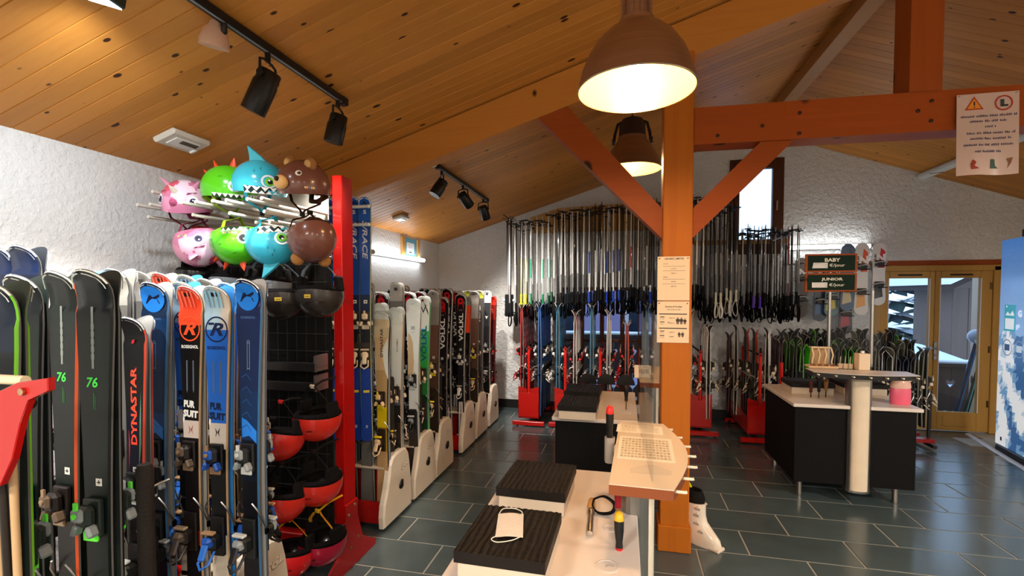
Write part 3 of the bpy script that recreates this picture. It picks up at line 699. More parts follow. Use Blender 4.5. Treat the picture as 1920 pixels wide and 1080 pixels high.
M['ribmat'] = paint('ribbed_rubber', .5, var=.1, bump=.3, bscale=40, spec=.2)
pad('black ribbed block on near counter with a white face mask on it', -.352, 1.515, -1, mt='ribmat')
pad('black ribbed block on near counter, second from the camera, with nothing on it', -.35, 2.01, -2, mt='ribmat')
pad('black ribbed block on the far counter, the nearer one', -.31, 3.50, -1, .27, .36, mt='ribmat'); pad('black ribbed block on the far counter, the one farther back', -.315, 4.0, -2, .28, .36, mt='ribmat')
pad('flat black topped block at the left of the dark right counter', 1.60, 4.78, 90, .3, .34, mt='ribmat'); pad('flat black topped block at the right of the dark right counter', 2.03, 4.85, 90, .3, .34, mt='ribmat')

# face mask
t = thing('face_mask', 'white pleated face mask with ear loops lying on the ribbed block', 'face mask', (-.364, 1.54, .881), 11)
b = B(); w, h = .088, .165; vs = []
for j in range(13):
    for i in range(7):
        x = -w / 2 + w * i / 6; y = -h / 2 + h * j / 12
        vs.append((x, y, .003 + .0016 * (j % 2) + .003 * math.cos(i - 3) * .6))
b.add(vs, [(j * 7 + i, j * 7 + i + 1, (j + 1) * 7 + i + 1, (j + 1) * 7 + i) for j in range(12) for i in range(6)], '#e6dccf', True); b.build('mask_body', 'fabric', t)
b = B(); b.tube(curve([(-.04, -.08, .004), (-.055, -.1, .004), (-.035, -.118, .004), (.01, -.105, .004), (.04, -.08, .005)]), .0016, '#f0ead8', 5); b.build('ear_loop', 'fabric', t); b = B(); b.tube(curve([(-.04, .08, .004), (-.028, .115, .004), (.01, .118, .004), (.035, .098, .004), (.04, .08, .004)]), .0016, '#f0ead8', 5); b.build('ear_loop', 'fabric', t)
b = B(); b.box((.03, .07, .0065), (.012, .004, .0004), '#9ab0a0'); b.build('print', 'paper', t)

def driver(label, x, y, z, h, cols, tilt=0, rz=0, shaft=True, wood=False):
    t = thing('screwdriver', label, 'screwdriver', (x, y, z), rz); T = rot(x=tilt)
    b = B(); g = [(.004, h * .35), (.010, h * .36), (.013, h * .42), (.0115, h * .5), (.016, h * .68), (.017, h * .85), (.014, h * .96), (.004, h)]
    cc = [cols[0]] * 2 + [cols[1]] * 3 + [cols[2]] * 2; b.lathe(g, cc, 14, T); b.build('handle', 'satin', t)
    b = B(); b.lathe([(.002, 0), (.0045, .01), (.0045, h * .36)], cols[3], 8, T); b.build('shaft', 'metal', t)
driver('red topped black screwdriver standing in the near counter', -.016, 1.85, .75, .22, ('#7a5a3a', '#8a1020', '#c81e2c', '#b08050'), 0)
driver('yellow and red capped black screwdriver standing in near counter', -.008, 1.65, .70, .21, ('#c02020', '#151515', '#e8b020', '#a0a0a0'), -5, 10)
driver('red tipped black screwdriver held in the clip on the near bar shelf', -.055, 2.09, .95, .23, ('#151515', '#151515', '#d8281c', '#a0a0a0'), 4)
driver('brown handled tool standing upright on the far counter', .022, 3.72, .77, .20, ('#5a3a22', '#141210', '#241a16', '#8a6a4a'), 0)
t = thing('chisel_tool', 'brass and steel hand tool with pale handle lying on near counter', 'hand tool', (-.12, 1.90, .796), 0)
T = rot(x=90, z=2); b = B(); b.lathe([(.004, -.10), (.014, -.095), (.017, -.04), (.015, -.02), (.011, -.01)], '#b88a4c', 14, T); b.build('handle', 'satin', t)
b = B(); b.lathe([(.011, -.01), (.014, 0), (.014, .03), (.009, .04), (.012, .06), (.013, .17), (.010, .185), (0, .186)], '#c0b8ae', 14, T); b.build('barrel', 'metal', t)
t = thing('strap_loop', 'black velcro strap curled beside the red topped screwdriver', 'strap', (-.06, 1.90, .782))
b = B(); b.tube(curve([(-.05, .03, .05), (-.055, .02, .025), (-.03, 0, .008), (.02, -.01, .02), (.03, 0, .05), (-.01, .02, .068), (-.05, .03, .05)]), .013, '#141214', 8, flat=.3); b.build('strap', 'fabric', t)

# ---------------------------------------------------------------- bar shelf (curved top with pegs on a column)
def bar(name_label, loc, rz, L=.80, ztop=1.02, W=.235, bulge=.075, colh=None, edge='#8a4a28', top='#dccab0', pegs=7, col_col='#e8dcc8', foot=True):
    t = thing('bar_shelf', name_label, 'bar shelf', loc, rz)
    # local: straight edge along Y at x=0, curve toward +x
    pts = [(0, -L / 2), ] + [(W - .03 + bulge * math.cos(math.pi * s_) + .0, s_ * L) for s_ in [(-.5 + i / 14) for i in range(15)]] + [(0, L / 2)]
    b = B(); b.prism(pts, .034, edge, TR(0, 0, ztop - .034)); b.prism(pts, .003, top, TR(0, 0, ztop)); b.build('shelf_top', 'laminate', t)
    for i in range(pegs):
        s_ = -.46 + .92 * i / (pegs - 1); x = W - .03 + bulge * math.cos(math.pi * s_)
        b = B(); b.tube([(x - .012, s_ * L, ztop - .014), (x + .028, s_ * L, ztop - .014), (x + .034, s_ * L, ztop - .012)], .0055, '#e8dcc4', 8); b.build('peg', 'satin', t)
    cx = W * .42; b = B()
    ov = [(cx - .035 + .05 * math.cos(R(a)), .085 * math.sin(R(a))) for a in range(90, 271, 20)] + [(cx + .0 + .05 * math.cos(R(a)), .085 * math.sin(R(a))) for a in range(-90, 91, 20)]
    b.prism(ov, ztop - .034 - .10, '#9c9a96', TR(0, 0, .10)); b.build('column', 'metal', t)
    b = B(); b.prism([(cx + .03 + .028 * math.cos(R(a)), .06 * math.sin(R(a))) for a in range(-90, 91, 15)], ztop - .04 - .12, col_col, TR(0, 0, .12)); b.build('column_cover', 'satin', t)
    if not foot: return t
    b = B(); b.box((cx - .02, 0, .055), (.05, .10, .11), '#8a8886', None, .004); b.box((cx - .02, 0, .006), (.2, .24, .012), '#6a6866', None, .003); b.build('foot', 'metal', t)
    return t
bar1 = bar('curved cream bar shelf with wooden pegs and price sheets beside the timber post', (-.03, 2.02, 0), -2, L=.82)
bar2 = bar('curved bar shelf half hidden behind the timber post', (.115, 3.95, 0), 0, L=.8)
bar3 = bar('curved white bar shelf with pegs on a wide silver column before the right counter', (1.80, 4.36, 0), -93, L=.70, ztop=1.045, edge='#191716', top='#ddd0c4', col_col='#e0ceb4', foot=False)
def sheetpaper(label, x, y, z, w, h, rz, kind):
    t = thing('printed_sheet', label, 'sheet of paper', (x, y, z), rz); b = B(); b.box((0, 0, .0006), (w, h, .0012), '#f2e6d0'); b.build('paper', 'paper', t)
    fn = lambda a, c: (a - w / 2, c - h / 2, .0016); b = B()
    if kind:
        for i in range(14):
            for j in range(8): quad2(b, fn, .012 + (w - .024) * i / 14, .012 + (w - .024) * (i + .72) / 14, .02 + (h - .04) * j / 8, .02 + (h - .04) * (j + .6) / 8, '#cdbb9a' if (i + j) % 3 else '#b9a684')
        for j in range(18): scribble(b, fn, .014, w - .012, .02 + (h - .04) * j / 18, .004, '#7a6a54', rn)
    else:
        for j in range(5): scribble(b, fn, .02, w * .42, .02 + j * .02, .006, '#6a5a4a', rn); scribble(b, fn, w * .6, w - .02, .02 + j * .016, .006, '#6a5a4a', rn)
        ring2(b, fn, .03, h - .02, .009, .011, '#5a4a3a', 14); ring2(b, fn, w * .6, h - .02, .009, .011, '#5a4a3a', 14)
    b.build('print', 'paper', t)
sheetpaper('cream sheet of small printed table rows on the near bar shelf', .09, 2.02, 1.0235, .215, .30, -2, 1)
sheetpaper('cream sheet with a short printed form at the far end of the near bar shelf', .075, 2.30, 1.0235, .205, .13, -2, 0)
t = thing('card_stand', 'small cream price card standing on the half hidden bar shelf', 'card stand', (.14, 3.72, 1.023)); b = B(); b.box((0, 0, .05), (.12, .006, .095), '#ecdcc0', rot(x=-12).to_3x3(), .001); b.build('card', 'paper', t); b = B(); fn = plane((-.055, -.012, .012), (1, 0, 0), (0, .2, 1))
for i in range(6): quad2(b, fn, .03 + i * .012, .036 + i * .012, .025, .06, '#8a7a64')
scribble(b, fn, .02, .1, .07, .006, '#6a5a4a', rn); b.build('print', 'paper', t); b = B(); b.box((0, .005, .004), (.1, .05, .008), '#c8b498', None, .002); b.build('foot', 'satin', t)
t = thing('clip_holder', 'grey tube clip holding a screwdriver on the edge of near bar shelf', 'holder', (-.055, 2.09, .93))
b = B(); b.lathe([(.02, 0), (.022, .01), (.022, .11), (.019, .11), (.019, .02)], '#a49a90', 16, TR(0, 0, 0)); b.box((.022, 0, .06), (.012, .03, .03), '#c8b8a0', None, .003); b.build('tube', 'satin', t)
# acrylic screens
def screen(label, loc, rz, w, h, cross=True):
    t = thing('acrylic_screen', label, 'screen', loc, rz); b = B(); b.box((0, 0, h / 2), (w, .004, h), '#ffffff'); b.build('sheet', 'plexi', t)
    for x in (-w * .4, w * .4) if cross else ():
        b = B(); b.prism([(-.07, 0), (.07, 0), (.07, .012), (.01, .03), (-.01, .03), (-.07, .012)], .004, '#ffffff', TR(x - .002, 0, 0, rx=90, rz=90)); b.build('foot', 'plexi', t)
    return t
screen('clear acrylic screen standing on the near bar shelf', (.085, 2.02, 1.0235), 92, .72, .66)
screen('clear acrylic screen standing on bar shelf behind the timber post', (.205, 3.95, 1.0235), 90, .6, .62)
screen('tall clear acrylic screen on the right bar shelf under the price sign', (1.85, 4.50, 1.049), 0, .36, .62)

# ---------------------------------------------------------------- price sign
t = thing('price_sign', 'two green BABY and JUNIOR price boards in wood frames above the right counter', 'price sign', (1.68, 4.55, 1.049))
og = t.location; sx0, sx1 = 1.487, 1.872
for nm, z0, z1 in (('BABY', 1.835, 1.988), ('JUNIOR', 1.672, 1.828)):
    b = B(); b.bx(sx0, sx1, 4.53, 4.55, z0, z1, bev=.003); fr = b.build('board_frame', 'beam', t, og)
    b = B(); b.bx(sx0 + .017, sx1 - .017, 4.526, 4.532, z0 + .014, z1 - .014, '#16291f', .001); b.build('board', 'matte', t, og)
    fn = plane((sx0, 4.5252, z0), (1, 0, 0), (0, 0, 1)); b = B()
    text(b, nm, fn, .030, '#f2ecd8', w=.115 if nm == 'BABY' else .16, bold=.03, cx=.20, cy=.102)
    text(b, '€/jour', fn, .032, '#f2ecd8', w=.115, bold=.01, cx=.235, cy=.055)
    quad2(b, fn, .05, .165, .035, .078, '#e8e4e0') if nm == 'JUNIOR' else poly2(b, fn, [(.05, .034), (.165, .034), (.165, .08), (.058, .08)], '#e8e4e0')
    fn_b = plane((sx0, 4.5248, z0), (1, 0, 0), (0, 0, 1)); scribble(b, fn_b, .145, .16, .062, .006, '#6a6a6a', rn); scribble(b, fn_b, .145, .16, .042, .006, '#6a6a6a', rn); scribble(b, fn_b, .065, .11, .07, .004, '#9a9a9a', rn)
    b.build('lettering', 'paper', t, og)
for x in (1.685, 2.0):
    b = B(); b.tube([(x, 4.56, 1.049), (x, 4.56, 1.99 if x < 1.8 else 1.68)], .013, '#b6b2ac', 12); b.build('pole', 'metal', t, og)

# things on right bar shelf + counter
t = thing('strap_model', 'wooden boot strap model with curled beige bands on the right bar shelf', 'strap model', (1.575, 4.40, 1.049))
b = B(); b.box((0, 0, .012), (.22, .12, .02), '#d8b890', None, .008); b.build('base', 'satin', t)
b = B(); b.box((0, .03, .165), (.15, .06, .012), '#e2c49c', None, .004); b.box((0, .04, .09), (.13, .012, .14), '#b89468', None, .003); b.build('tray', 'satin', t)
for i in range(4):
    x = -.07 + .047 * i; b = B(); b.tube([(x, -.02, .02), (x - .008, -.03, .06), (x + .006, -.02, .11), (x, .0, .16)], .006, '#dcc29c', 8); b.tube([(x + .01, -.04, .02), (x, -.05, .035), (x - .016, -.04, .024)], .009, '#7a4a28', 6); b.build('band', 'satin', t)
t = thing('paper_box', 'plain pale box standing on the middle of right bar shelf', 'box', (1.86, 4.38, 1.049), 8); b = B(); b.box((0, 0, .065), (.085, .07, .13), '#e6cdae', None, .003); b.build('carton', 'paper', t); b = B(); b.bx(-.01, .012, -.01, .01, .13, .15, '#f4f0ea', .003); b.build('tissue', 'paper', t)
t = thing('card_holder', 'small set of beige card blocks beside the pale box', 'card holder', (1.745, 4.40, 1.049))
b = B()
for i in range(3): b.bx(-.05 + i * .036, -.018 + i * .036, -.015, .015, 0, .042, '#c4a888', .003)
b.build('block', 'satin', t); b = B()
for i in range(3): b.tube([(-.034 + i * .036, 0, .04), (-.03 + i * .036, 0, .1)], .003, '#d8d0c4', 6)
b.build('rod', 'metal', t)
t = thing('wire_stand', 'thin bent wire stand at the right end of right bar shelf', 'wire stand', (2.04, 4.38, 1.049)); b = B(); b.tube([(-.04, 0, 0), (-.04, 0, .13), (-.02, 0, .16), (.03, 0, .10), (.03, 0, 0)], .003, '#c8ccd0', 6); b.build('wire', 'metal', t)
t = thing('spray_bottle', 'translucent squat bottle half full of pink liquid on the right counter', 'bottle', (2.14, 4.40, .78), 0)
b = B(); b.lathe([(.06, 0), (.066, .01), (.066, .11), (.06, .13)], '#e8607a', 20, None, True, 1.1, .62); b.build('liquid', 'gloss', t)
b = B(); b.lathe([(.062, .128), (.066, .135), (.062, .17), (.045, .2), (.025, .212), (.022, .225)], '#e8b8a4', 20, None, True, 1.1, .62); b.tube([(.03, 0, .175), (.065, 0, .2), (.075, 0, .215)], .018, '#ecd0bc', 12); b.build('bottle', 'gloss', t)
b = B(); b.lathe([(.024, .222), (.024, .25), (.02, .255)], '#161616', 16); b.tube([(-.02, 0, .252), (.04, 0, .258)], .01, '#161616', 8); b.build('trigger_cap', 'satin', t)
driver('dark brown handled tool upright at left on the right counter', 1.545, 4.52, .76, .17, ('#4a1c14', '#4a1c14', '#5a2218', '#6a3020'))
driver('black handled tool upright beside brown one on the right counter', 1.605, 4.52, .76, .19, ('#151210', '#151210', '#201c1a', '#55504a'))
driver('short wooden handled tool in a black foot on the right counter', 1.665, 4.54, .78, .16, ('#9a6a3c', '#9a6a3c', '#8a5a30', '#3a2a20'))

# ski boot on the floor behind the post
def boot(label, loc, rz, shell, trim, acc, s=1.0):
    t = thing('ski_boot', label, 'ski boot', loc, rz); b = B()
    def ringpts(z, cx, a, c): return [(cx + a * math.cos(2 * math.pi * i / 16), c * math.sin(2 * math.pi * i / 16) * (1 - .12 * math.cos(2 * math.pi * i / 16)), z) for i in range(16)]
    secs = [(0, .01, .145, .05), (.03, .01, .148, .055), (.06, .005, .142, .058), (.09, -.01, .125, .06), (.12, -.025, .108, .06), (.15, -.038, .092, .058), (.19, -.042, .084, .058), (.23, -.04, .08, .058), (.27, -.036, .078, .058)]
    vs = []; [vs.extend(ringpts(*q)) for q in secs]; m = len(secs)
    fs = [(i * 16 + j, i * 16 + (j + 1) % 16, (i + 1) * 16 + (j + 1) % 16, (i + 1) * 16 + j) for i in range(m - 1) for j in range(16)] + [tuple(range(16))[::-1], tuple((m - 1) * 16 + j for j in range(16))]
    b.add(vs, fs, shell, True); b.build('shell', 'gloss', t)
    b = B(); b.box((.01, 0, .008), (.30, .08, .022), trim, None, .006); b.build('sole', 'satin', t)
    b = B(); vs = []; [vs.extend(ringpts(z, cx, a, c)) for z, cx, a, c in ((.262, -.04, .072, .056), (.30, -.035, .07, .054), (.345, -.045, .06, .046), (.345, -.045, .05, .038), (.3, -.04, .05, .038))]
    b.add(vs, [(i * 16 + j, i * 16 + (j + 1) % 16, (i + 1) * 16 + (j + 1) % 16, (i + 1) * 16 + j) for i in range(4) for j in range(16)], acc, True); b.build('liner', 'fabric', t)
    b = B(); b.tube([(-.105, 0, .30), (-.12, .0, .36), (-.09, 0, .385), (-.065, 0, .35)], .009, '#d8d020', 8); b.build('pull_loop', 'fabric', t)
    for z, cx in ((.10, .05), (.145, .02), (.2, .02), (.245, .028)):
        b = B(); b.box((cx - .035, 0, z), (.07, .104, .012), trim, Matrix.Rotation(R(-18), 3, 'Y'), .004); b.box((cx - .01, -.054, z), (.04, .006, .014), '#b8b4ac', None, .002); b.build('buckle', 'satin', t)
    return t
boot('white ski boot with black cuff and yellow loop on floor behind the post', (.50, 3.36, 0), -40, '#e6d8c6', '#d8cab8', '#1c1a18')
# black half round seat backs behind the far counter
for i, x in enumerate((-.33, -.16, .02)):
    t = thing('low_stool', 'black stool with a half round back, %s from the left behind the far counter' % ORD[i], 'stool', (x, 4.62, 0), group='black stools behind the far counter')
    b = B(); b.prism([(.085 * math.cos(R(a)), .10 * math.sin(R(a))) for a in range(0, 181, 12)], .02, '#12100f', TR(0, .01, .80, rx=90), .004, '#3a3430'); b.build('backrest', 'satin', t)
    b = B(); b.lathe([(.15, .44), (.16, .46), (.15, .49), (0, .495)], '#15130f', 20); b.build('seat', 'rubber', t)
    b = B(); b.tube([(0, .0, .82), (0, .04, .6), (0, .05, .46)], .014, '#1a1816', 8); b.tube([(0, 0, .44), (0, 0, .03)], .02, '#8a8886', 10); b.lathe([(.17, 0), (.17, .015), (.03, .03)], '#2a2826', 20); b.build('stand', 'satin', t)

# ================================================================== SKIS
class SkiShape:
    """local frame: tail at z=0, z up along the ski, top sheet towards -Y, centre line bends towards -Y at the tip"""
    def __init__(s, L, wt, ww, wl, th=.013, tip=.13, curl=62, tailup=0, camber=.007):
        s.L, s.wt, s.ww, s.wl, s.th = L, wt, ww, wl, th; s.cam = camber
        s.N = 60; s.pts = []; y = 0; z = 0; s0 = L - tip; ds = L / s.N
        for i in range(s.N + 1):
            q = i * ds; a = 0 if q < s0 else R(curl) * ((q - s0) / tip) ** 1.4
            s.pts.append((y - camber * math.sin(math.pi * min(q / (L * .9), 1)), z, a)); y -= math.sin(a) * ds; z += math.cos(a) * ds
    def cl(s, q):
        t = max(0, min(q / s.L, 1)) * s.N; i = min(int(t), s.N - 1); f = t - i; a, b = s.pts[i], s.pts[i + 1]
        return tuple(a[k] + (b[k] - a[k]) * f for k in range(3))
    def width(s, q):
        u = q / s.L
        if u < .45: w = s.wl + (s.ww - s.wl) * (1 - (1 - u / .45) ** 2)
        elif u < .9: t = (u - .45) / .45; w = s.ww + (s.wt - s.ww) * t ** 1.7
        else: w = s.wt
        d = s.L - q; e = s.wt * .62
        if d < e: w *= math.sqrt(max(0.0, 1 - (1 - d / e) ** 2)) * .97 + .03
        if q < .03: w *= .72 + .28 * math.sqrt(q / .03)
        return w
    def surf(s, x, q, off=.0006):
        y, z, a = s.cl(q); h = s.th + off; return (x, y - h * math.cos(a), z - h * math.sin(a))
def ski_mesh(name, shp, bands, side, base='#8f8f8a', rim=None, deco=None, left=None):
    b = B(); L = shp.L
    qs = sorted(set([L * i / 16 for i in range(15)] + [L - shp.wt * 1.1 * (1 - math.sin(math.pi / 2 * i / 9)) for i in range(10)] + [bd[0] * L for bd in bands if bd[0] > 0] + [0, .015, .03]))
    cols = (-.5, -.17, .17, .5); vs = []; fs = []; cc = []
    for q in qs:
        w = shp.width(q); y, z, a = shp.cl(q); ny, nz = -math.cos(a), -math.sin(a); t = shp.th * (.55 if q > L - .12 else 1)
        for c in cols: vs.append((c * w * .94, y + ny * t, z + nz * t))
        for c in (-.5, .5): vs.append((c * w, y + ny * t * .45, z + nz * t * .45))
        for c in (-.5, .5): vs.append((c * w, y, z))
    def bc(u):
        c = bands[0][1]
        for bd in bands:
            if u >= bd[0] - 1e-4: c = bd[1]
        return c
    m = len(qs)
    for i in range(m - 1):
        A, D = i * 8, (i + 1) * 8; c = bc(qs[i] / L); c3 = c if isinstance(c, tuple) else (c, c, c)
        for k_ in range(3): fs.append((A + k_, A + k_ + 1, D + k_ + 1, D + k_)); cc.append(c3[k_])
        edge = rim if (rim and qs[i] > L - .065) else side
        fs += [(A + 4, A, D, D + 4), (A + 3, A + 5, D + 5, D + 3), (A + 6, A + 4, D + 4, D + 6), (A + 5, A + 7, D + 7, D + 5)]; cc += [edge, edge, '#5a5a5a', '#5a5a5a']
        fs.append((A + 7, A + 6, D + 6, D + 7)); cc.append(base if not isinstance(base, list) else base[min(int(qs[i] / L * len(base)), len(base) - 1)])
    e = (m - 1) * 8; fs += [(e, e + 1, e + 2, e + 3, e + 5, e + 7, e + 6, e + 4), (4, 6, 7, 5, 3, 2, 1, 0)]; cc += [rim or side, side]
    b.add(vs, fs, cc, True)
    fn = lambda x, q: shp.surf(x, q); fn2 = lambda x, q: shp.surf(x, q, .0012)
    if rim:  # tip protector: pale band following the outline of the tip
        for sg in (-1, 1):
            v = []
            for i in range(9):
                q = L - .062 + .0615 * (i / 8) ** .8; w = shp.width(q) * .5
                v += [shp.surf(sg * w * .94, q, .001), shp.surf(sg * max(w * .94 - .004, 0), q - (.004 if i > 5 else 0), .001)]
            b.add(v, [(2 * i, 2 * i + 1, 2 * i + 3, 2 * i + 2) for i in range(8)], rim)
    if deco: deco(b, fn, fn2, L)
    return b
def sticker(b, fn, fn2, x, q, s=.022):
    quad2(b, fn, x - s / 2, x + s / 2, q - s / 2, q + s / 2, '#dcdcd4'); quad2(b, fn2, x - s * .3, x + s * .28, q - s * .1, q + s * .08, '#3a3a3a'); quad2(b, fn2, x - s * .08, x + s * .08, q - s * .25, q + s * .3, '#3a3a3a')
def vtext(b, fn, s, q, h, col, w, x=0, up=True, **kw): text(b, s, fn, h, col, w=w, rz=90 if up else -90, cx=x, cy=q, **kw)

def binding(kind, c1='#151517', c2='#c9c9c4', acc='#3a3a3a', lever='#1a1a1c'):
    b = B()
    if kind == 'toe':   # z up, sticks out to -Y
        b.box((0, -.008, 0), (.062, .016, .11), c1, None, .004); b.box((0, -.03, .012), (.052, .034, .062), c1, None, .012)
        b.box((0, -.052, .022), (.04, .016, .04), c2, None, .008)
        for s_ in (-1, 1): b.box((s_ * .026, -.034, -.028), (.018, .03, .034), c2, Matrix.Rotation(R(-22 * s_), 3, 'Y'), .006)
        b.box((0, -.016, -.052), (.05, .01, .03), acc, None, .003); b.lathe([(.008, 0), (.008, .004), (0, .005)], acc, 10, TR(0, -.06, .024, rx=90))
        b.box((0, -.056, .05), (.012, .006, .022), acc)
    else:
        b.box((0, -.008, 0), (.062, .016, .16), c1, None, .004); b.box((0, -.034, -.012), (.05, .05, .06), c1, None, .012)
        b.box((0, -.062, -.002), (.046, .03, .046), c2, Matrix.Rotation(R(18), 3, 'X'), .012); b.box((0, -.084, -.03), (.03, .014, .064), lever, Matrix.Rotation(R(-24), 3, 'X'), .006)
        b.box((0, -.056, .034), (.056, .024, .012), acc, None, .004); b.tube([(-.02, -.05, -.04), (-.024, -.085, -.075), (0, -.1, -.09), (.024, -.085, -.075), (.02, -.05, -.04)], .005, lever, 6)
    return b
def brake(col='#b8b8b8'):
    b = B()
    for s_ in (-1, 1): b.tube([(s_ * .03, -.02, .02), (s_ * .05, -.012, -.01), (s_ * .056, .012, -.07), (s_ * .05, .03, -.10)], .0035, col, 5); b.box((s_ * .05, .032, -.108), (.012, .018, .03), '#17171a', None, .004)
    return b
BIND = {}
def bset(key, *a, br='#b0b0b0'):
    d = {}
    for kd in ('toe', 'heel'): o = binding(kd, *a).build(kd + '_binding', 'satin'); d[kd] = o.data; bpy.data.objects.remove(o)
    o = brake(br).build('brake', 'metal'); d['brake'] = o.data; bpy.data.objects.remove(o); BIND[key] = d
bset('grey', '#1a1c1e', '#8c9294', '#c8ccca'); bset('green', '#16201c', '#70787a', '#58d838', '#5a6466'); bset('black', '#101012', '#26262a', '#b8b8b4')
bset('white', '#151517', '#dedbd4', '#b8b4ac', '#e6e2da'); bset('blue', '#121214', '#1c50a8', '#9a7858', '#2a6cc8'); bset('yellow', '#2a2018', '#d8b890', '#e8d020', '#e6c8a0')
bset('brown', '#1a1412', '#5a4a3c', '#8a7458', '#3a2e26'); bset('red', '#14100f', '#b01820', '#d8d0c8', '#c82030'); bset('bone', '#2c2420', '#e4d4b8', '#cfc0a4', '#e8dac0')
PLAT = {}
TYPES = {}
def skitype(key, L, wt, ww, wl, bands, side, base, rim, deco, bind, mat='ski', tip=.13, toe=.56, heel=.36, desc='', curl=62):
    shp = SkiShape(L, wt, ww, wl, tip=tip, curl=curl); o = ski_mesh(key, shp, bands, side, base, rim, deco).build('ski', mat); me = o.data; bpy.data.objects.remove(o)
    TYPES[key] = dict(me=me, shp=shp, bind=bind, L=L, toe=toe, heel=heel, desc=desc)
def pair(key, loc, rz, label, group=None, full=True, cat='skis', dz=0.0, gap=.004, skew=0.0):
    T = TYPES[key]; t = thing('ski_pair', label, cat, loc, rz, group); L = T['L']; bd = BIND[T['bind']]
    for sgn in (0, 1):
        o = bpy.data.objects.new('ski', T['me']); COL.objects.link(o); o.parent = t
        o.location = (skew * (1 if sgn else -1), (gap if sgn else -gap), 0); o.rotation_euler = (0, 0, math.pi * sgn)
        if not full and sgn: continue
        for nm, fr in (('toe', T['toe']), ('heel', T['heel'])):
            y, z, a = T['shp'].cl(fr * L); p = bpy.data.objects.new(nm + '_binding', bd[nm]); COL.objects.link(p); p.parent = t
            yy = y - T['shp'].th; p.location = (o.location[0], (-yy + gap) if sgn else (yy - gap), z); p.rotation_euler = (0, 0, math.pi * sgn)
    p = bpy.data.objects.new('brake', bd['brake']); COL.objects.link(p); p.parent = t; y, z, a = T['shp'].cl((T['heel'] + .08) * L); p.location = (0, y - .02, z)
    return t
BK = '#0f1312'
def d76(b, fn, fn2, L):
    text(b, '76', fn, .030, '#3fe048', w=.040, bold=.02, shear=.15, cx=-.006, cy=L - .34)
    for i in range(5): quad2(b, fn, -.008, .004, L - .185 - i * .022, L - .170 - i * .022, '#6c7470')
    quad2(b, fn, -.006, .002, L - .30, L - .12, '#7c8480'); quad2(b, fn, -.002, .001, L - .42, L - .37, '#1f6a30'); quad2(b, fn, .004, .006, L - .42, L - .38, '#1f6a30'); sticker(b, fn, fn2, .012, L * .62)
skitype('k76', 1.66, .128, .080, .112, [(0, '#060a0a'), (.1, '#071210'), (.62, '#081412'), (.9, '#081014')], '#0f1210', ['#26302a', '#1c2422'], '#cfd4cc', d76, 'green', desc='black ski pair printed with a green 76')
skitype('k76g', 1.62, .122, .078, .108, [(0, '#060a0a'), (.5, '#08121a'), (.88, '#0d1c2e')], '#6ab428', '#26302a', '#cfd4cc', d76, 'green', desc='navy black ski pair with green edges')
skitype('k76o', 1.66, .128, .080, .112, [(0, '#060a0a'), (.5, '#06100e'), (.88, '#081412')], '#e06038', '#26302a', '#bfc4bc', d76, 'brown', desc='black ski pair with orange edges')
def dnav(b, fn, fn2, L):
    for q0 in (L - .26,): poly2(b, fn, [(-.02, q0), (.02, q0 + .02), (.02, q0 + .07), (-.015, q0 + .09)], '#2f5aa8')
    quad2(b, fn, .03, .036, L - .30, L - .2, '#7a8494')
skitype('navy', 1.78, .135, .082, .115, [(0, '#080e1c'), (.7, '#0c1832'), (.93, '#122246')], '#20242c', '#2a2f38', '#aeb6c0', dnav, 'black', desc='tall navy ski pair')
def ddyn(b, fn, fn2, L):
    vtext(b, fn, 'DYNASTAR', L - .36, .030, '#ff4a30', .30, bold=.03, x=-.002); poly2(b, fn, [(-.01, L - .12), (.004, L - .115), (.006, L - .1), (-.006, L - .105)], '#d02030')
    poly2(b, fn, [(.02, L - .6), (.034, L - .5), (.034, L - .3), (.026, L - .42)], '#58806a'); poly2(b, fn, [(-.03, L - .62), (-.022, L - .5), (-.03, L - .45)], '#a03038'); sticker(b, fn, fn2, .0, L * .60)
skitype('dyn', 1.52, .112, .070, .098, [(0, '#08080a'), (.5, '#0a0e20'), (.75, '#0a0a0c')], '#d84a30', '#8a8a88', '#cfd0d0', ddyn, 'grey', desc='narrow black ski pair with orange vertical lettering')
def dcirc(c, tc, brand, cc, yoff=.19, r=.052):
    def f(b, fn, fn2, L):
        ring2(b, fn, 0, L - yoff, r * .88, r, c, 36); text(b, 'R', fn, r * 1.0, tc, w=r * 1.25, bold=.03, shear=.35, cy=L - yoff)
        quad2(b, fn, -r * .72, -r * .2, L - yoff + r * .34, L - yoff + r * .52, tc)
        text(b, brand, fn, .014, cc, w=.085, bold=.04, cy=L - yoff - r - .022)
        for x in (-.016, .016): poly2(b, fn, [(x - .0035, L - yoff - .13), (x + .0035, L - yoff - .13), (x + .0035, L - yoff - .25), (x, L - yoff - .265), (x - .0035, L - yoff - .25)], '#5c6470')
        for x in (-.03, -.01, .012, .03): poly2(b, fn, [(x - .003, L - .10), (x + .003, L - .10), (x + .004, L - .02), (x - .004, L - .02)], '#ff7a5a' if tc.startswith('#ff') else '#8cc8e8')
        poly2(b, fn, [(-.014, L - .05), (.016, L - .05), (.016, L - .03), (-.014, L - .03)], '#2a1a1a')
        text(b, 'PUR', fn, .030, '#e8e6e0' if tc.startswith('#ff') else '#101c40', w=.055, bold=.06, cx=-.006, cy=L - .50, rz=-3)
        text(b, 'SUIT', fn, .030, '#e8e6e0' if tc.startswith('#ff') else '#101c40', w=.075, bold=.06, cx=.0, cy=L - .54, rz=-3)
        poly2(b, fn, [(-.036, L - .54), (-.03, L - .56), (-.034, L - .58), (-.04, L - .57)], '#e8e6e0'); 
        for sx in (-1, 1): poly2(b, fn2, [(0, L - .605), (sx * .012, L - .585), (sx * .006, L - .608), (sx * .012, L - .625)], '#14161c' if not tc.startswith('#ff') else '#a85a50')
    return f
WD = '#c8a478'
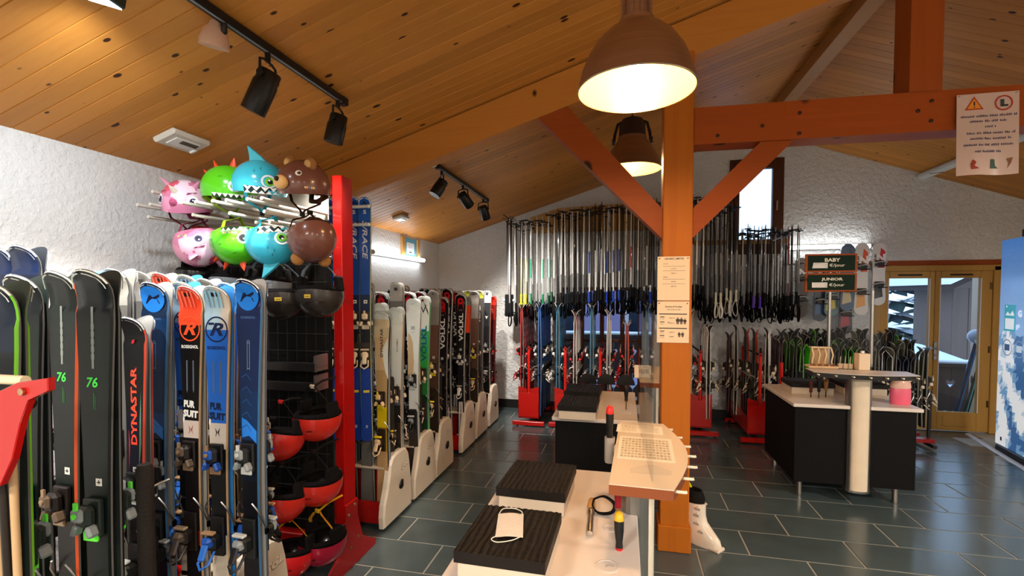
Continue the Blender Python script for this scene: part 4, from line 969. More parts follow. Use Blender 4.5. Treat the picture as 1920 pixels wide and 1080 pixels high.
skitype('orR', 1.60, .120, .073, .104, [(0, '#181416'), (.32, '#b02820'), (.36, '#181416'), (.60, '#cdbcb0'), (.645, '#151414'), (.89, '#f04a28')], WD, '#b8b4ac', '#d8dcdc', dcirc('#ff5a30', '#ff5a30', 'ROSSIGNOL', '#e8e6e0'), 'brown', desc='black ski pair with round orange R')
skitype('blR', 1.60, .120, .073, .104, [(0, '#141418'), (.2, '#d0c4b4'), (.36, '#161618'), (.58, '#c8beb2'), (.645, '#1c62c4'), (.88, ('#9cb8c8', '#a8c4d0', '#c8beb0'))], WD, '#3a8ad0', '#dfe4e4', dcirc('#14204c', '#14204c', 'ROSSIGNOL', '#14204c'), 'blue', desc='bright blue ski pair with ringed R')
def dnr(b, fn, fn2, L):
    ring2(b, fn, 0, L - .075, .0, .055, '#1f78d8', 30, sy=1.15); text(b, 'R', fn2, .052, '#0e1636', w=.072, bold=.03, shear=.35, cy=L - .075)
    text(b, 'ROSSIGNOL', fn, .009, '#4a6a9c', w=.07, cy=L - .165)
    ring2(b, fn, 0, L - .37, .0045, .0065, '#7c98b4', 16, 0, 180); ring2(b, fn, 0, L - .26, .0045, .0065, '#7c98b4', 16)
    quad2(b, fn, -.0065, -.0045, L - .37, L - .26, '#7c98b4'); quad2(b, fn, .0045, .0065, L - .37, L - .26, '#7c98b4')
    for i in range(5): poly2(b, fn, [(-.034, L - .40 - i * .05), (-.01, L - .385 - i * .05), (.012, L - .41 - i * .05), (.012, L - .414 - i * .05), (-.01, L - .389 - i * .05), (-.034, L - .404 - i * .05)], '#20508c')
    poly2(b, fn, [(-.034, L - .56), (-.01, L - .57), (.036, L - .61), (.036, L - .66), (0, L - .63), (-.034, L - .64)], '#2a7ad8'); sticker(b, fn, fn2, .004, L * .585, .025)
skitype('nvR', 1.62, .124, .075, .106, [(0, '#10121a'), (.5, '#101828'), (.6, '#122c54'), (.72, '#14244c'), (.9, '#12204a')], '#3a6a98', '#a8a8a6', '#dfe4e4', dnr, 'grey', desc='navy ski pair with bright blue tip')
def dnr2(b, fn, fn2, L):
    dnr(b, fn, fn2, L)
skitype('nvRd', 1.62, .128, .078, .108, [(0, '#0e1220'), (.5, '#102038'), (.62, '#14407a'), (.66, '#12335c'), (.9, '#10253f')], '#3c6890', '#9a9a98', '#c8d0d4', lambda b, fn, fn2, L: (dnr(b, fn, fn2, L),), 'grey', desc='dark blue ski pair with zigzag lines')
skitype('blue', 1.62, .118, .073, .104, [(0, '#15161a'), (.45, '#1c50a4'), (.9, '#3c90dc')], WD, '#6aaee0', '#dfe4e4', None, 'blue', desc='plain light blue ski pair')
skitype('greyt', 1.64, .122, .078, .108, [(0, '#6a6a66'), (.9, '#a3a29c')], '#4a4a48', '#9a9892', '#d8d8d4', lambda b, fn, fn2, L: quad2(b, fn, -.014, .016, L - .075, L - .045, '#4a4440'), 'grey', desc='grey tipped ski pair')
def dwh(txt, col, q=.30, logo=None):
    def f(b, fn, fn2, L):
        vtext(b, fn, txt, L - q, .011, col, .10, x=.01)
        if logo == 'xx': text(b, 'XX', fn, .026, '#3a3a3a', w=.034, cy=L - .25); quad2(b, fn, -.016, .016, L - .285, L - .283, '#6a6a6a'); quad2(b, fn, -.012, .010, L - .05, L - .046, '#7a7a78')
        poly2(b, fn, [(-.045 if logo else -.03, L * .55), (-.002, L * .55), (.008, L * .66), (.0, L * .76), (-.02, L * .80), (-.042, L * .81)], '#c9b08a') if logo else None
        sticker(b, fn, fn2, .01, L * .60)
    return f
skitype('whD', 1.45, .128, .082, .112, [(0, '#c8a070'), (.3, '#b88c20'), (.42, '#dcc018'), (.52, '#b89868'), (.7, '#cdb088'), (.86, '#cfc0a0'), (.95, '#dfe6e4')], '#1c1a18', '#a8b0ae', '#d4dcda', lambda b, fn, fn2, L: (poly2(b, fn, [(0, L - .3), (.05, L - .2), (.052, L - .5), (.03, L - .45)], '#e0e4e0'), vtext(b, fn2, 'DYNASTAR', L - .24, .022, '#2a241e', .20, x=0)), 'yellow', desc='cream and sand ski pair')
skitype('whA', 1.50, .118, .075, .104, [(0, '#2a2826'), (.5, '#5a6470'), (.58, '#dfe8e8'), (.9, '#d4dfdf')], '#c8a078', '#b0b8b6', '#e4e8e6', dwh('ATOMIC', '#3a3a3a'), 'bone', desc='plain white ski pair with tiny lettering')
skitype('whX', 1.54, .122, .077, .106, [(0, '#3a342e'), (.4, '#dfe6e6'), (.9, '#dde6e4')], '#e6ecea', '#b8c0be', '#eef2f0', dwh('', '#3a3a3a', logo='xx') if False else (lambda b, fn, fn2, L: (dwh('VXV', '#dfe6e6', logo='xx')(b, fn, fn2, L))), 'grey', desc='white ski pair with small crossed logo')
def dvg(b, fn, fn2, L):
    for sx in (-1, 1): b.add([fn(0, L - .16), fn(sx * .028, L - .09), fn(sx * .024, L - .08), fn(0, L - .14)], [(0, 1, 2, 3)], '#1a1a1c'); b.add([fn(0, L - .02), fn(sx * .048, L - .18), fn(sx * .042, L - .14), fn(0, L - .035)], [(0, 1, 2, 3)], '#1a1a1c')
    ring2(b, fn, 0, L - .04, 0, .012, '#b04038', 12)
    vtext(b, fn2, 'VÖLKL', L - .42, .060, '#0d5a60', .30, bold=.03); vtext(b, fn, 'VÖLKL', L - .415, .064, '#2ab4e8', .31, bold=.0); sticker(b, fn, fn2, 0, L * .55)
skitype('vgr', 1.55, .118, .072, .104, [(0, '#1a3a22'), (.45, '#2c7a34'), (.6, '#2f9a40'), (.72, '#48a060'), (.80, '#e0e6e2'), (.9, '#e8ecea')], '#28c850', '#9aa29e', '#e8ecea', dvg, 'bone', desc='green and white ski pair')
def dvb(b, fn, fn2, L):
    ring2(b, fn, 0, L - .085, .013, .034, '#c81e28', 8, sy=1.2); poly2(b, fn, [(-.03, L - .1), (-.034, L - .2), (-.02, L - .12)], '#c81e28'); poly2(b, fn, [(.03, L - .1), (.034, L - .2), (.02, L - .12)], '#c81e28')
    text(b, '74', fn, .020, '#7a7c7e', w=.034, cy=L - .185); vtext(b, fn, 'VÖLKL', L - .36, .056, '#e8eae8', .29, bold=.03); sticker(b, fn, fn2, 0, L * .62); quad2(b, fn, -.02, .02, L * .56, L * .59, '#8a1c24')
    poly2(b, fn, [(-.028, .02), (-.01, .02), (-.002, .42), (-.02, .42)], '#d8cccc'); poly2(b, fn, [(.028, .02), (.01, .02), (.002, .42), (.02, .42)], '#d8cccc')
skitype('vbw', 1.56, .118, .070, .100, [(0, '#d8d4d0'), (.05, '#161416'), (.9, '#141416')], '#e6e4de', '#8c9090', '#e8ecea', dvb, 'white', desc='black ski pair with large white lettering')
def dhead(b, fn, fn2, L): vtext(b, fn, 'HEAD', L - .28, .034, '#e6e6e4', .20, bold=.05); ring2(b, fn, 0, L - .035, .012, .016, '#1a1a1a', 12, 0, 180); sticker(b, fn, fn2, 0, L * .62)
skitype('head', 1.62, .116, .072, .102, [(0, '#4c4644'), (.4, '#55504e'), (.935, '#c8d050')], '#6a6462', '#7c7876', '#e0e2d8', dhead, 'bone', desc='grey ski pair with yellow green tip')
skitype('grbr', 1.62, .122, .078, .108, [(0, '#33291f'), (.45, '#5a4030'), (.62, '#6b4a3c'), (.80, '#8b8580'), (.9, '#98948e')], '#2a2620', '#9a9892', '#c8c8c4', lambda b, fn, fn2, L: (ring2(b, fn, 0, L - .035, 0, .008, '#2a2a2a', 10), sticker(b, fn, fn2, 0, L * .62)), 'yellow', desc='grey and brown ski pair, sand coloured below')
skitype('orbk', 1.56, .112, .070, .100, [(0, '#141210'), (.74, '#f04a20'), (.93, '#8a9090')], '#15120f', '#8a8a88', '#9aa0a0', lambda b, fn, fn2, L: vtext(b, fn, 'MX', L * .66, .04, '#3a3028', .09), 'black', desc='black ski pair with an orange upper panel')
skitype('whor', 1.63, .116, .072, .102, [(0, '#1a1818'), (.6, '#26262a'), (.72, '#2c3034'), (.9, '#e8ecee')], '#f0703a', '#c8c8c6', '#f0f2f0', lambda b, fn, fn2, L: (ring2(b, fn, 0, L - .14, 0, .014, '#e8ecee', 14), poly2(b, fn, [(-.02, L - .33), (.02, L - .33), (0, L - .37)], '#e8ecee'), poly2(b, fn, [(-.01, L - .05), (.02, L - .02), (.02, L - .06)], '#1a1a1a')), 'grey', desc='white tipped dark ski pair with orange edges')
skitype('redk', 1.58, .112, .070, .100, [(0, '#2a0f10'), (.5, '#4a1214'), (.8, '#7a1a18'), (.92, '#b8281c')], '#5a1414', '#7a2a22', '#c83a2a', lambda b, fn, fn2, L: vtext(b, fn, '27', L - .2, .04, '#c0604a', .06), 'red', desc='dark red ski pair')
skitype('bkred', 1.56, .116, .070, .100, [(0, '#14100f'), (.5, '#1c1416'), (.90, ('#1a1414', '#8a1820', '#1a1414'))], '#1c1816', '#8c9090', '#dfe2e0', dvb, 'black', desc='black ski pair with dark red tip emblem')
def drace(b, fn, fn2, L):
    vtext(b, fn, 'S/RACE', L - .30, .034, '#c8ccd8', .26, bold=.02, shear=.2, up=False); text(b, 'S', fn, .028, '#e8ecee', w=.02, cy=L - .11); poly2(b, fn, [(-.024, L - .06), (0, L - .03), (.024, L - .06), (0, L - .045)], '#101a30'); sticker(b, fn, fn2, 0, L - .72, .024)
    quad2(b, fn, -.02, .02, L * .20, L * .21, '#d8c040'); text(b, 'S', fn, .02, '#c8ccd8', w=.014, cy=.1)
skitype('race', 1.68, .082, .064, .078, [(0, '#16388c'), (.22, '#163a92'), (.30, '#141820'), (.52, '#15244a'), (.6, '#14489e'), (.9, '#1a58b4')], '#d8e890', '#3a5a98', '#e8f0f4', drace, 'bone', tip=.10, toe=.50, heel=.36)

def row(keys, x0, y, group, where, z=.115, dx=-.132, bright=None, full=True, L0=0):
    for i, kk in enumerate(keys):
        if kk is None: continue
        side = 'nearest the aisle' if i == 0 else '%s from the aisle' % ORD[i]
        pair(kk, (x0 + dx * i, y + random.uniform(-.012, .012), z), random.uniform(-4, 4), '%s, %s, %s' % (TYPES[kk]['desc'], side, where), group, full and i < 5)
RACK = [.885, 1.36, 1.825, 3.22, 3.72, 4.17, 4.88, 5.37, 5.90]
RN = ['nearest', 'second', 'third', 'fourth', 'fifth', 'sixth', 'seventh', 'eighth', 'farthest']
def rack(y, label, foam=True, cap=True, ztop=1.045):
    t = thing('ski_rack', label, 'ski rack', (-1.6, y, 0), 0, 'slide-out ski racks along the left wall')
    if cap:
        prof = [(-.215, .02), (.215, .02), (.222, .10), (.214, .22), (.19, .38), (.17, .45), (.14, .487), (.09, .50), (-.02, .50), (-.085, .485), (-.12, .44), (-.135, .37), (-.165, .28), (-.21, .18), (-.222, .10)]
        b = B(); b.prism(prof, .045, '#e2d6c4', Matrix.Translation((-.045, 0, 0)) @ Matrix(((0, 0, 1, 0), (1, 0, 0, 0), (0, 1, 0, 0), (0, 0, 0, 1))), .014); b.build('end_cap', 'satin', t)
        fn = plane((.0008, 0, 0), (0, 1, 0), (0, 0, 1)); b = B(); text(b, 'SGL', fn, .05, '#94826a', w=.13, bold=.05, shear=.3, cx=.10, cy=.375, rz=8); text(b, 'SGL', plane((.0014, 0, 0), (0, 1, 0), (0, 0, 1)), .044, '#f4ecdf', w=.12, bold=.03, shear=.3, cx=.103, cy=.378, rz=8); b.build('logo_painted_relief', 'satin', t)  # flat letters; darker copy beneath paints in the shading of the relief
        b = B(); b.lathe([(.028, 0), (.026, .012), (.012, .02), (0, .022)], '#17120f', 14, TR(-.001, .03, .24, ry=90)); b.box((.014, .03, .262), (.018, .012, .05), '#1c1714', None, .004); b.build('lock_knob', 'satin', t)
        b = B(); b.bx(-.30, -.045, -.13, .13, .40, .425, '#d8c8b0', .008); b.build('cap_shelf', 'satin', t)
    b = B(); b.bx(-1.06, -.05, -.14, .14, .035, .105, '#b01814', .004); b.bx(-1.06, -.05, -.02, .02, .105, .36, '#a81612', .003); b.bx(-1.06, -.06, -.17, -.14, .03, .18, '#b81a16', .003); b.bx(-1.06, -.06, .14, .17, .03, .18, '#b81a16', .003); b.build('base_tray', 'gloss', t)
    if foam: b = B(); b.lathe([(.026, .42), (.027, .44), (.027, ztop - .02), (.022, ztop)], '#2b2622', 16, TR(-.06, .0, 0)); b.build('foam_post', 'rubber', t)
    b = B(); b.tube([(-.98, 0, .105), (-.98, 0, 1.05)], .02, '#8e1410', 10); b.build('rear_post', 'gloss', t)
    b = B(); b.tube([(-.06, 0, .92), (-1.0, 0, .92)], .011, '#161412', 8)
    for i in range(8):
        x = -.12 - .12 * i
        for s_ in (-1, 1): b.tube([(x, 0, .92), (x, s_ * .10, .93), (x + .02, s_ * .13, .94)], .005, '#9c9c98', 6)
    b.build('hanger_bar', 'metal', t); return t
for i, y in enumerate(RACK):
    rack(y, 'slide-out ski rack with cream end cap, %s from camera along left wall' % RN[i].replace('nearest', 'closest').replace('farthest', 'farthest'), cap=True)
GL = 'ski pairs on the racks along the left wall'
g = 'ski pairs on the nearest left racks'
row([None, 'k76', 'k76', 'k76g', 'navy', 'k76'], -1.40, 1.13, g, 'front row of the second left rack', z=.065, dx=-.165) if False else None
# second rack (y 1.36) front row
for i, (kk, x, y, z, rz) in enumerate((('k76', -1.495, 1.10, .075, 2), ('k76o', -1.685, 1.15, .075, -3), ('k76', -1.83, 1.14, .065, 3), ('k76g', -2.04, 1.16, .07, -4), ('k76', -2.26, 1.22, .07, 2), ('k76', -2.44, 1.2, .07, -2))):
    pair(kk, (x, y, z), rz, '%s, %s, front row, second left rack' % (TYPES[kk]['desc'], 'nearest aisle' if i == 0 else ORD[i] + ' from aisle'), g)
for i, (kk, x, y, z) in enumerate((('greyt', -2.0, 1.56, .13), ('blue', -2.08, 1.5, .14), ('navy', -2.24, 1.40, .07), ('navy', -2.37, 1.40, .07), ('greyt', -2.5, 1.5, .2))):
    pair(kk, (x, y, z), random.uniform(-4, 4), '%s, %s, back row, second left rack' % (TYPES[kk]['desc'], 'nearest aisle' if i == 0 else ORD[i] + ' from aisle'), g)
# third rack (y 1.825)
for i, (kk, x, y, z, rz) in enumerate((('nvR', -1.43, 1.62, .105, -3), ('blue', -1.53, 1.74, .10, 4), ('blR', -1.59, 1.63, .10, 2), ('orR', -1.73, 1.64, .10, -1), ('blR', -1.845, 1.72, .12, 3), ('nvRd', -1.865, 1.60, .095, 3), ('dyn', -1.835, 1.49, .06, -2), ('orbk', -2.2, 1.64, .1, 2))):
    pair(kk, (x, y, z), rz, '%s, %s, front row, third left rack' % (TYPES[kk]['desc'], 'nearest aisle' if i == 0 else ORD[i] + ' from aisle'), 'ski pairs on the third left rack')
for i, (kk, x, y, z, rz) in enumerate((('greyt', -1.69, 1.93, .07, 3), ('blue', -1.82, 1.93, .10, 3), ('greyt', -1.95, 1.94, .10, 2), ('blR', -2.07, 1.95, .16, 2), ('orR', -2.2, 1.93, .17, 3), ('greyt', -2.34, 1.95, .14, -3))):
    pair(kk, (x, y, z), rz, '%s, %s, back row, third left rack' % (TYPES[kk]['desc'], 'nearest aisle' if i == 0 else ORD[i] + ' from aisle'), 'ski pairs on the third left rack')
# green-edged pair at the very left, held by the red bracket
pair('k76g', (-1.535, .90, .08), 4, 'black ski pair with bright green edges, cut by the left edge of view', 'ski pairs on the nearest left racks')
ROWS = [
 (3, -1, ['whD', 'greyt', 'bkred', 'greyt', 'whX', 'bkred', 'greyt']), (3, 1, ['whA', 'whA', 'bkred', 'bkred', 'greyt', 'bkred', 'whA']),
 (4, -1, ['whX', 'greyt', 'bkred', 'bkred', 'greyt', 'bkred', 'greyt']), (4, 1, ['vgr', 'bkred', 'bkred', 'bkred', 'greyt', 'bkred', 'bkred']),
 (5, -1, ['grbr', 'bkred', 'bkred', 'vbw', 'bkred', 'greyt', 'bkred']), (5, 1, ['bkred', 'vbw', 'bkred', 'grbr', 'bkred', 'bkred', 'greyt']),
 (6, -1, ['vbw', 'vbw', 'vbw', 'vbw', 'redk', 'redk', 'bkred']), (6, 1, ['orbk', 'bkred', 'vbw', 'vbw', 'redk', 'redk', 'redk']),
 (7, -1, ['grbr', 'orbk', 'head', 'head', 'whor', 'redk', 'redk']), (7, 1, ['head', 'head', 'head', 'head', 'head', 'whor', 'redk']),
 (8, -1, ['whor', 'whor', 'head', 'whor', 'whor', 'whor', 'head']), (8, 1, ['redk', 'redk', 'whor', 'whor', 'whor', 'whor', 'whor'])]
ZO = {'whD': .10, 'whA': .07, 'whX': .09, 'vgr': .10, 'vbw': .11, 'head': .09, 'whor': .08, 'redk': .06}
for ri, sd, keys in ROWS:
    y = RACK[ri] + sd * .105
    for i, kk in enumerate(keys):
        z = ZO.get(kk, .08)
        if i > 0 and ri < 7: z += .03 + .01 * (ri - 3)
        pair(kk, (-1.66 - .133 * i + random.uniform(-.008, .008), y, z), random.uniform(-5, 5), '%s, %s, %s row, %s left rack' % (TYPES[kk]['desc'], 'nearest aisle' if i == 0 else ORD[i] + ' from aisle', 'front' if sd < 0 else 'back', RN[ri]), GL, i < 3)
# grey box-like rack end near the back corner and far black bars
# yellow board hung in the farthest rack
# ---- tall display skis beside the red upright
for i, (x, y) in enumerate(((-1.725, 3.0), (-1.80, 2.99), (-1.98, 2.98), (-2.055, 2.97))):
    tag(pair('race', (x, y, .64), 22, 'tall blue racing ski pair held by white bars, %s from the aisle' % ORD[i], 'tall blue racing skis beside the red upright'))
t = thing('ski_display_bars', 'two white bars holding the tall blue racing skis beside red upright', 'bar', (-1.9, 2.93, 2.2))
for z in (2.235, 2.115):
    b = B(); b.tube([(-2.15, 2.93, z), (-1.66, 2.93, z)], .011, '#e4e8e6', 10); b.sphere((-1.66, 2.93, z), .013, '#e4e8e6'); b.build('bar', 'satin', t, t.location)

# ================================================================== RED BAY FRAME, HELMETS
RED = '#a80f0c'
t = thing('red_bay_upright', 'tall red steel upright with flared bolted foot beside the helmets', 'shelf frame', (-1.62, 2.58, 0)); og = t.location
b = B(); b.bx(-1.66, -1.60, 2.52, 2.64, .16, 2.34, RED, .004); b.build('post', 'gloss', t, og)
b = B(); b.prism([(2.30, 0.0), (2.86, 0.0), (2.86, .04), (2.80, .07), (2.70, .14), (2.645, .30), (2.645, .40), (2.515, .40), (2.515, .28), (2.42, .12), (2.30, .05)], .012, RED, Matrix.Translation((-1.603, 0, 0)) @ Matrix(((0, 0, 1, 0), (1, 0, 0, 0), (0, 1, 0, 0), (0, 0, 0, 1))), .002); b.build('foot_plate', 'gloss', t, og)
for y, z in ((2.545, .33), (2.61, .37), (2.56, .13), (2.64, .16)):
    b = B(); b.lathe([(.011, 0), (.011, .006), (.006, .009), (0, .009)], '#b89878', 6, TR(-1.591, y, z, ry=90)); b.build('bolt', 'metal', t, og)
b = B(); b.bx(-2.68, -1.66, 2.54, 2.62, .04, .12, RED, .004); b.bx(-2.68, -1.66, 2.56, 2.61, 2.24, 2.30, '#a01410', .004); b.bx(-2.68, -2.62, 2.54, 2.62, .12, 2.3, RED, .004); b.bx(-2.66, -1.66, 2.44, 2.66, .10, .24, '#a81410', .004); b.build('cross_frame', 'gloss', t, og)
b = B(); 
for z in (1.62, .98): quad2(b, plane((-1.5995, 2.55, z), (0, 1, 0), (0, 0, 1)), 0, .05, 0, .003, '#6a0c0a'); quad2(b, plane((-1.5995, 2.565, z - .03), (0, 1, 0), (0, 0, 1)), 0, .018, 0, .016, '#7a0e0c')
b.build('print', 'paper', t, og)
t = thing('grid_panel', 'black wire grid panel behind hanging helmets with steel shelf', 'grid panel', (-2.15, 2.46, 0)); og = t.location; b = B()
for i in range(16): x = -2.64 + i * .064; b.tube([(x, 2.47, .3), (x, 2.47, 1.95)], .003, '#181614', 5)
b.build('upright_wires', 'satin', t, og); b = B()
for i in range(17): z = .32 + i * .1; b.tube([(-2.66, 2.465, z), (-1.66, 2.465, z)], .003, '#181614', 5)
b.build('cross_wires', 'satin', t, og)
for z in (1.24, 1.13):
    b = B(); b.bx(-2.66, -1.66, 2.36, 2.46, z, z + .006, '#8a8884'); b.bx(-2.66, -1.66, 2.34, 2.36, z - .02, z + .03, '#5c5a58', .003); b.bx(-1.67, -1.66, 2.34, 2.46, z - .02, z + .07, '#c8c8c6'); b.build('shelf', 'metal', t, og)
b = B(); b.bx(-2.66, -1.66, 2.50, 2.505, .15, 1.9, '#161412'); b.build('back_panel', 'matte', t, og)
# rods for the animal helmets
for j, z in enumerate((2.20, 1.985)):
    for i, x in enumerate((-2.36, -2.30, -2.13, -2.07, -1.93, -1.87, -1.72, -1.66)):
        pass
t = thing('helmet_rods', 'white rods sticking out of a pale rail that carry the animal helmets', 'hanging rods', (-2.0, 2.5, 2.1)); og = t.location
b = B(); b.bx(-2.66, -1.68, 2.50, 2.52, 1.93, 2.0, '#8e8c86', .003); b.bx(-2.66, -1.68, 2.50, 2.52, 2.08, 2.26, '#8e8c86', .003); b.build('rail', 'satin', t, og)
for z, xs, y0 in ((2.115, (-2.42, -2.34, -2.14, -2.06, -1.96, -1.88, -1.76, -1.68), 2.0), (2.06, (-2.40, -2.12, -1.9, -1.7), 2.04), (2.19, (-2.38,), 2.05), (2.02, (-1.72, -1.80), 2.1)):
    for x in xs:
        b = B(); b.tube([(x, 2.5, z), (x, y0, z - .01), (x, y0 - .02, z - .008)], .009, '#c2bcb0', 10); b.build('rod', 'satin', t, og)

def shell(b, a, bb, c, col, inner='#221a18', n=24, m=9, el0=-18, T=None, cols=None):
    """helmet dome, open below; cols(az,el)->colour"""
    vs = []; fs = []; cc = []
    for i in range(m + 1):
        el = R(el0 + (90 - el0) * i / m)
        for j in range(n):
            az = 2 * math.pi * j / n; f = 1.0 + (.06 * math.cos(az) if True else 0)
            lo = R(el0) if i == 0 else el
            dip = -.10 * c * (1 - i / m) ** 3 * (math.cos(2 * az) * .5 + .3)
            vs.append((a * math.cos(lo) * math.sin(az), -bb * math.cos(lo) * math.cos(az), c * math.sin(lo) + dip))
    for i in range(m):
        for j in range(n):
            fs.append((i * n + j, i * n + (j + 1) % n, (i + 1) * n + (j + 1) % n, (i + 1) * n + j))
            cc.append(cols(360 * (j + .5) / n, el0 + (90 - el0) * (i + .5) / m) if cols else col)
    b.add(vs, fs, cc, True, T)
    k_ = len(vs); v2 = [(x * .88, y * .88, z * .88) for x, y, z in vs]
    b.add([v for v in vs[:n]] + v2, [(j, n + j, n + (j + 1) % n, (j + 1) % n) for j in range(n)] + [(n + i * n + j, n + (i + 1) * n + j, n + (i + 1) * n + (j + 1) % n, n + i * n + (j + 1) % n) for i in range(m) for j in range(n)], inner, True, T)
HA, HB, HC = .118, .138, .125
def dom(az, el, r=1.01):
    az, el = R(az), R(el); return Vector((HA * r * math.cos(el) * math.sin(az), -HB * r * math.cos(el) * math.cos(az), HC * r * math.sin(el)))
def dchart(az0, el0, r=1.012):
    """flat metres chart wrapped on the dome around az0,el0"""
    def f(x, y):
        el = el0 + math.degrees(y / HC); az = az0 + math.degrees(x / (HA * max(.25, math.cos(R(el0))))); return tuple(dom(az, el, r))
    return f
def horn(b, az, el, h, r, col, lean=(0, 0, 0), n=8, flat=1):
    p = dom(az, el, .97); d = Vector((p.x / HA, p.y / HB, p.z / HC)).normalized(); tip = p + d * h + Vector(lean); mid = p + d * h * .5 + Vector(lean) * .3
    b.tube([p, mid, tip], [r, r * .62, .001], col, n, flat=flat)
def eye(b, az, el, iris, s=1.0):
    s *= 1.35
    f = dchart(az, el, 1.012); disc2(b, f, 0, 0, .021 * s, '#f2f4f2', 18); f = dchart(az, el, 1.022); disc2(b, f, .003, -.002, .013 * s, iris, 16); f = dchart(az, el, 1.03); disc2(b, f, .004, -.003, .007 * s, '#101018', 12); f = dchart(az, el, 1.037); disc2(b, f, .0, .004, .003 * s, '#ffffff', 8)
def teeth(b, az0, az1, el, n, col='#f4f4ee', h=.018):
    for i in range(n):
        a0 = az0 + (az1 - az0) * i / n; a1 = az0 + (az1 - az0) * (i + 1) / n; b.add([dom(a0, el, 1.02), dom(a1, el, 1.02), dom((a0 + a1) / 2, el - math.degrees(h / HC), 1.02)], [(0, 1, 2)], col)
def animal(kind, label, loc, rz, flip, tilt=0):
    t = thing('animal_helmet', label, 'helmet', loc, rz, 'childrens animal helmets on the rods')
    T = rot(x=180 if flip else 0) @ rot(x=tilt) if not flip else rot(x=tilt) @ rot(y=180)
    def part(b, nm, mat='gloss', par=None): b.v = [tuple(T @ Vector(p)) for p in b.v]; return b.build(nm, mat, par or t)
    b = B(); rr = random.Random(5)
    if kind == 'pink':
        base = '#c87898'; blobs = [(20, 30, 26, '#e8c8dc'), (-40, 45, 24, '#d05a70'), (70, 20, 22, '#e0b8cc'), (-70, 15, 22, '#b04878'), (0, 65, 20, '#e8d0e0'), (120, 35, 26, '#d88aa8'), (-20, 0, 16, '#d890b0')]
    elif kind == 'green': base = '#52b81c'; blobs = [(150, 20, 30, '#3c9a18')]
    elif kind == 'shark': base = '#3ab4cc'; blobs = [(0, -15, 20, '#8adce6')]
    else: base = '#6e4438'; blobs = []
    def cf(az, el):
        for a, e, r_, c in blobs:
            da = (az - a + 180) % 360 - 180
            if (da * math.cos(R(el))) ** 2 + (el - e) ** 2 < r_ * r_: return c
        return base
    shell(b, HA, HB, HC, base, {'pink': '#5a1c28', 'green': '#2a3a10', 'shark': '#124a58', 'bear': '#2a1612'}[kind], 48, 16, cols=cf); part(b, 'shell')
    b = B()
    if kind == 'pink':
        for az in (-42, 42): eye(b, az, 8, '#3a3460', .95)
        for az in (-42, 42): f = dchart(az, 22, 1.015); poly2(b, f, [(-.025, 0), (.02, .012), (.024, .018), (-.02, .012)], '#8a3458')
    elif kind == 'green':
        for az in (-48, 48): eye(b, az, 10, '#1c1c1c', 1.0)
        for a, e in ((0, 50), (30, 35), (-30, 40), (70, 45), (15, 20), (-80, 30), (100, 20)): f = dchart(a, e); poly2(b, f, [(-.008, -.002), (.008, .002), (.008, .005), (-.008, .001)], '#2a5a10')
    elif kind == 'shark':
        for az in (-44, 44): eye(b, az, 10, '#7ac830', 1.15)
        f = dchart(0, -6, 1.014)
        for a, e in ((60, 40), (75, 32), (-60, 40), (-75, 32), (65, 50)): f2_ = dchart(a, e); quad2(b, f2_, -.001, .002, -.008, .008, '#1a6878')
    else:
        for az in (-36, 36): f = dchart(az, 26, 1.012); disc2(b, f, 0, 0, .014, '#e8e4e0', 14); f = dchart(az, 26, 1.02); disc2(b, f, .003, 0, .008, '#3a2a22', 12)
        f = dchart(70, 50, 1.012); quad2(b, f, -.012, .02, -.012, .012, '#7ab0d8')
    f = dchart(80 if kind != 'bear' else 60, -4, 1.014); quad2(b, f, -.022, .022, -.005, .005, '#d8c8a0'); f = dchart(80 if kind != 'bear' else 60, -4, 1.018); disc2(b, f, -.012, 0, .0035, '#e05020', 8); disc2(b, f, 0, 0, .0035, '#4a90d0', 8); disc2(b, f, .012, 0, .0035, '#e0a020', 8)
    part(b, 'printed_face', 'paper')
    if kind in ('green', 'shark'):
        b = B(); N_ = 20; v_ = []
        for i in range(N_ + 1):
            a_ = -95 + 190 * i / N_; v_ += [dom(a_, -3 if kind == 'shark' else -9, 1.014), dom(a_, -19, 1.014)]
        b.add(v_, [(2 * i, 2 * i + 1, 2 * i + 3, 2 * i + 2) for i in range(N_)], '#0c2226' if kind == 'shark' else '#1c3a10'); part(b, 'mouth', 'satin')
        b = B(); teeth(b, -95, 95, -3 if kind == 'shark' else -8, 17 if kind == 'green' else 11, h=.018 if kind == 'green' else .022); teeth(b, -95, 95, -19, 13, h=-.016) if kind == 'shark' else None; part(b, 'teeth', 'satin')
    if kind == 'pink':
        for az in (-62, 62): b = B(); horn(b, az, 48, .05, .026, '#d890ac', flat=.5); part(b, 'ear', 'satin')
        b = B(); horn(b, 0, 30, .06, .016, '#f2ead8'); part(b, 'horn', 'satin')
        b = B(); horn(b, 0, 2, .03, .022, '#c05a80'); part(b, 'snout', 'satin')
    elif kind == 'green':
        for el, az, h in ((20, 0, .042), (48, 0, .045), (80, 0, .048), (62, 180, .044), (35, 180, .04)): b = B(); horn(b, az, el, h, .02, '#e8502c', flat=.5); part(b, 'spike', 'satin')
    elif kind == 'shark':
        b = B(); b.prism([(-.05, .108), (.05, .108), (.052, .14), (.062, .19), (.034, .172), (-.01, .142)], .016, '#4ab8cc', Matrix(((0, 0, 1, -.008), (1, 0, 0, 0), (0, 1, 0, 0), (0, 0, 0, 1)))); part(b, 'fin')
    else:
        for az in (-70, 70): b = B(); p = dom(az, 55, 1.02); b.sphere(p, .034, '#9a6a3c', 14, 10, (1, .7, 1)); b.sphere(p + Vector((0, -.018, 0)), .02, '#d0a468', 12, 8, (1, .6, 1)); part(b, 'ear', 'fabric')
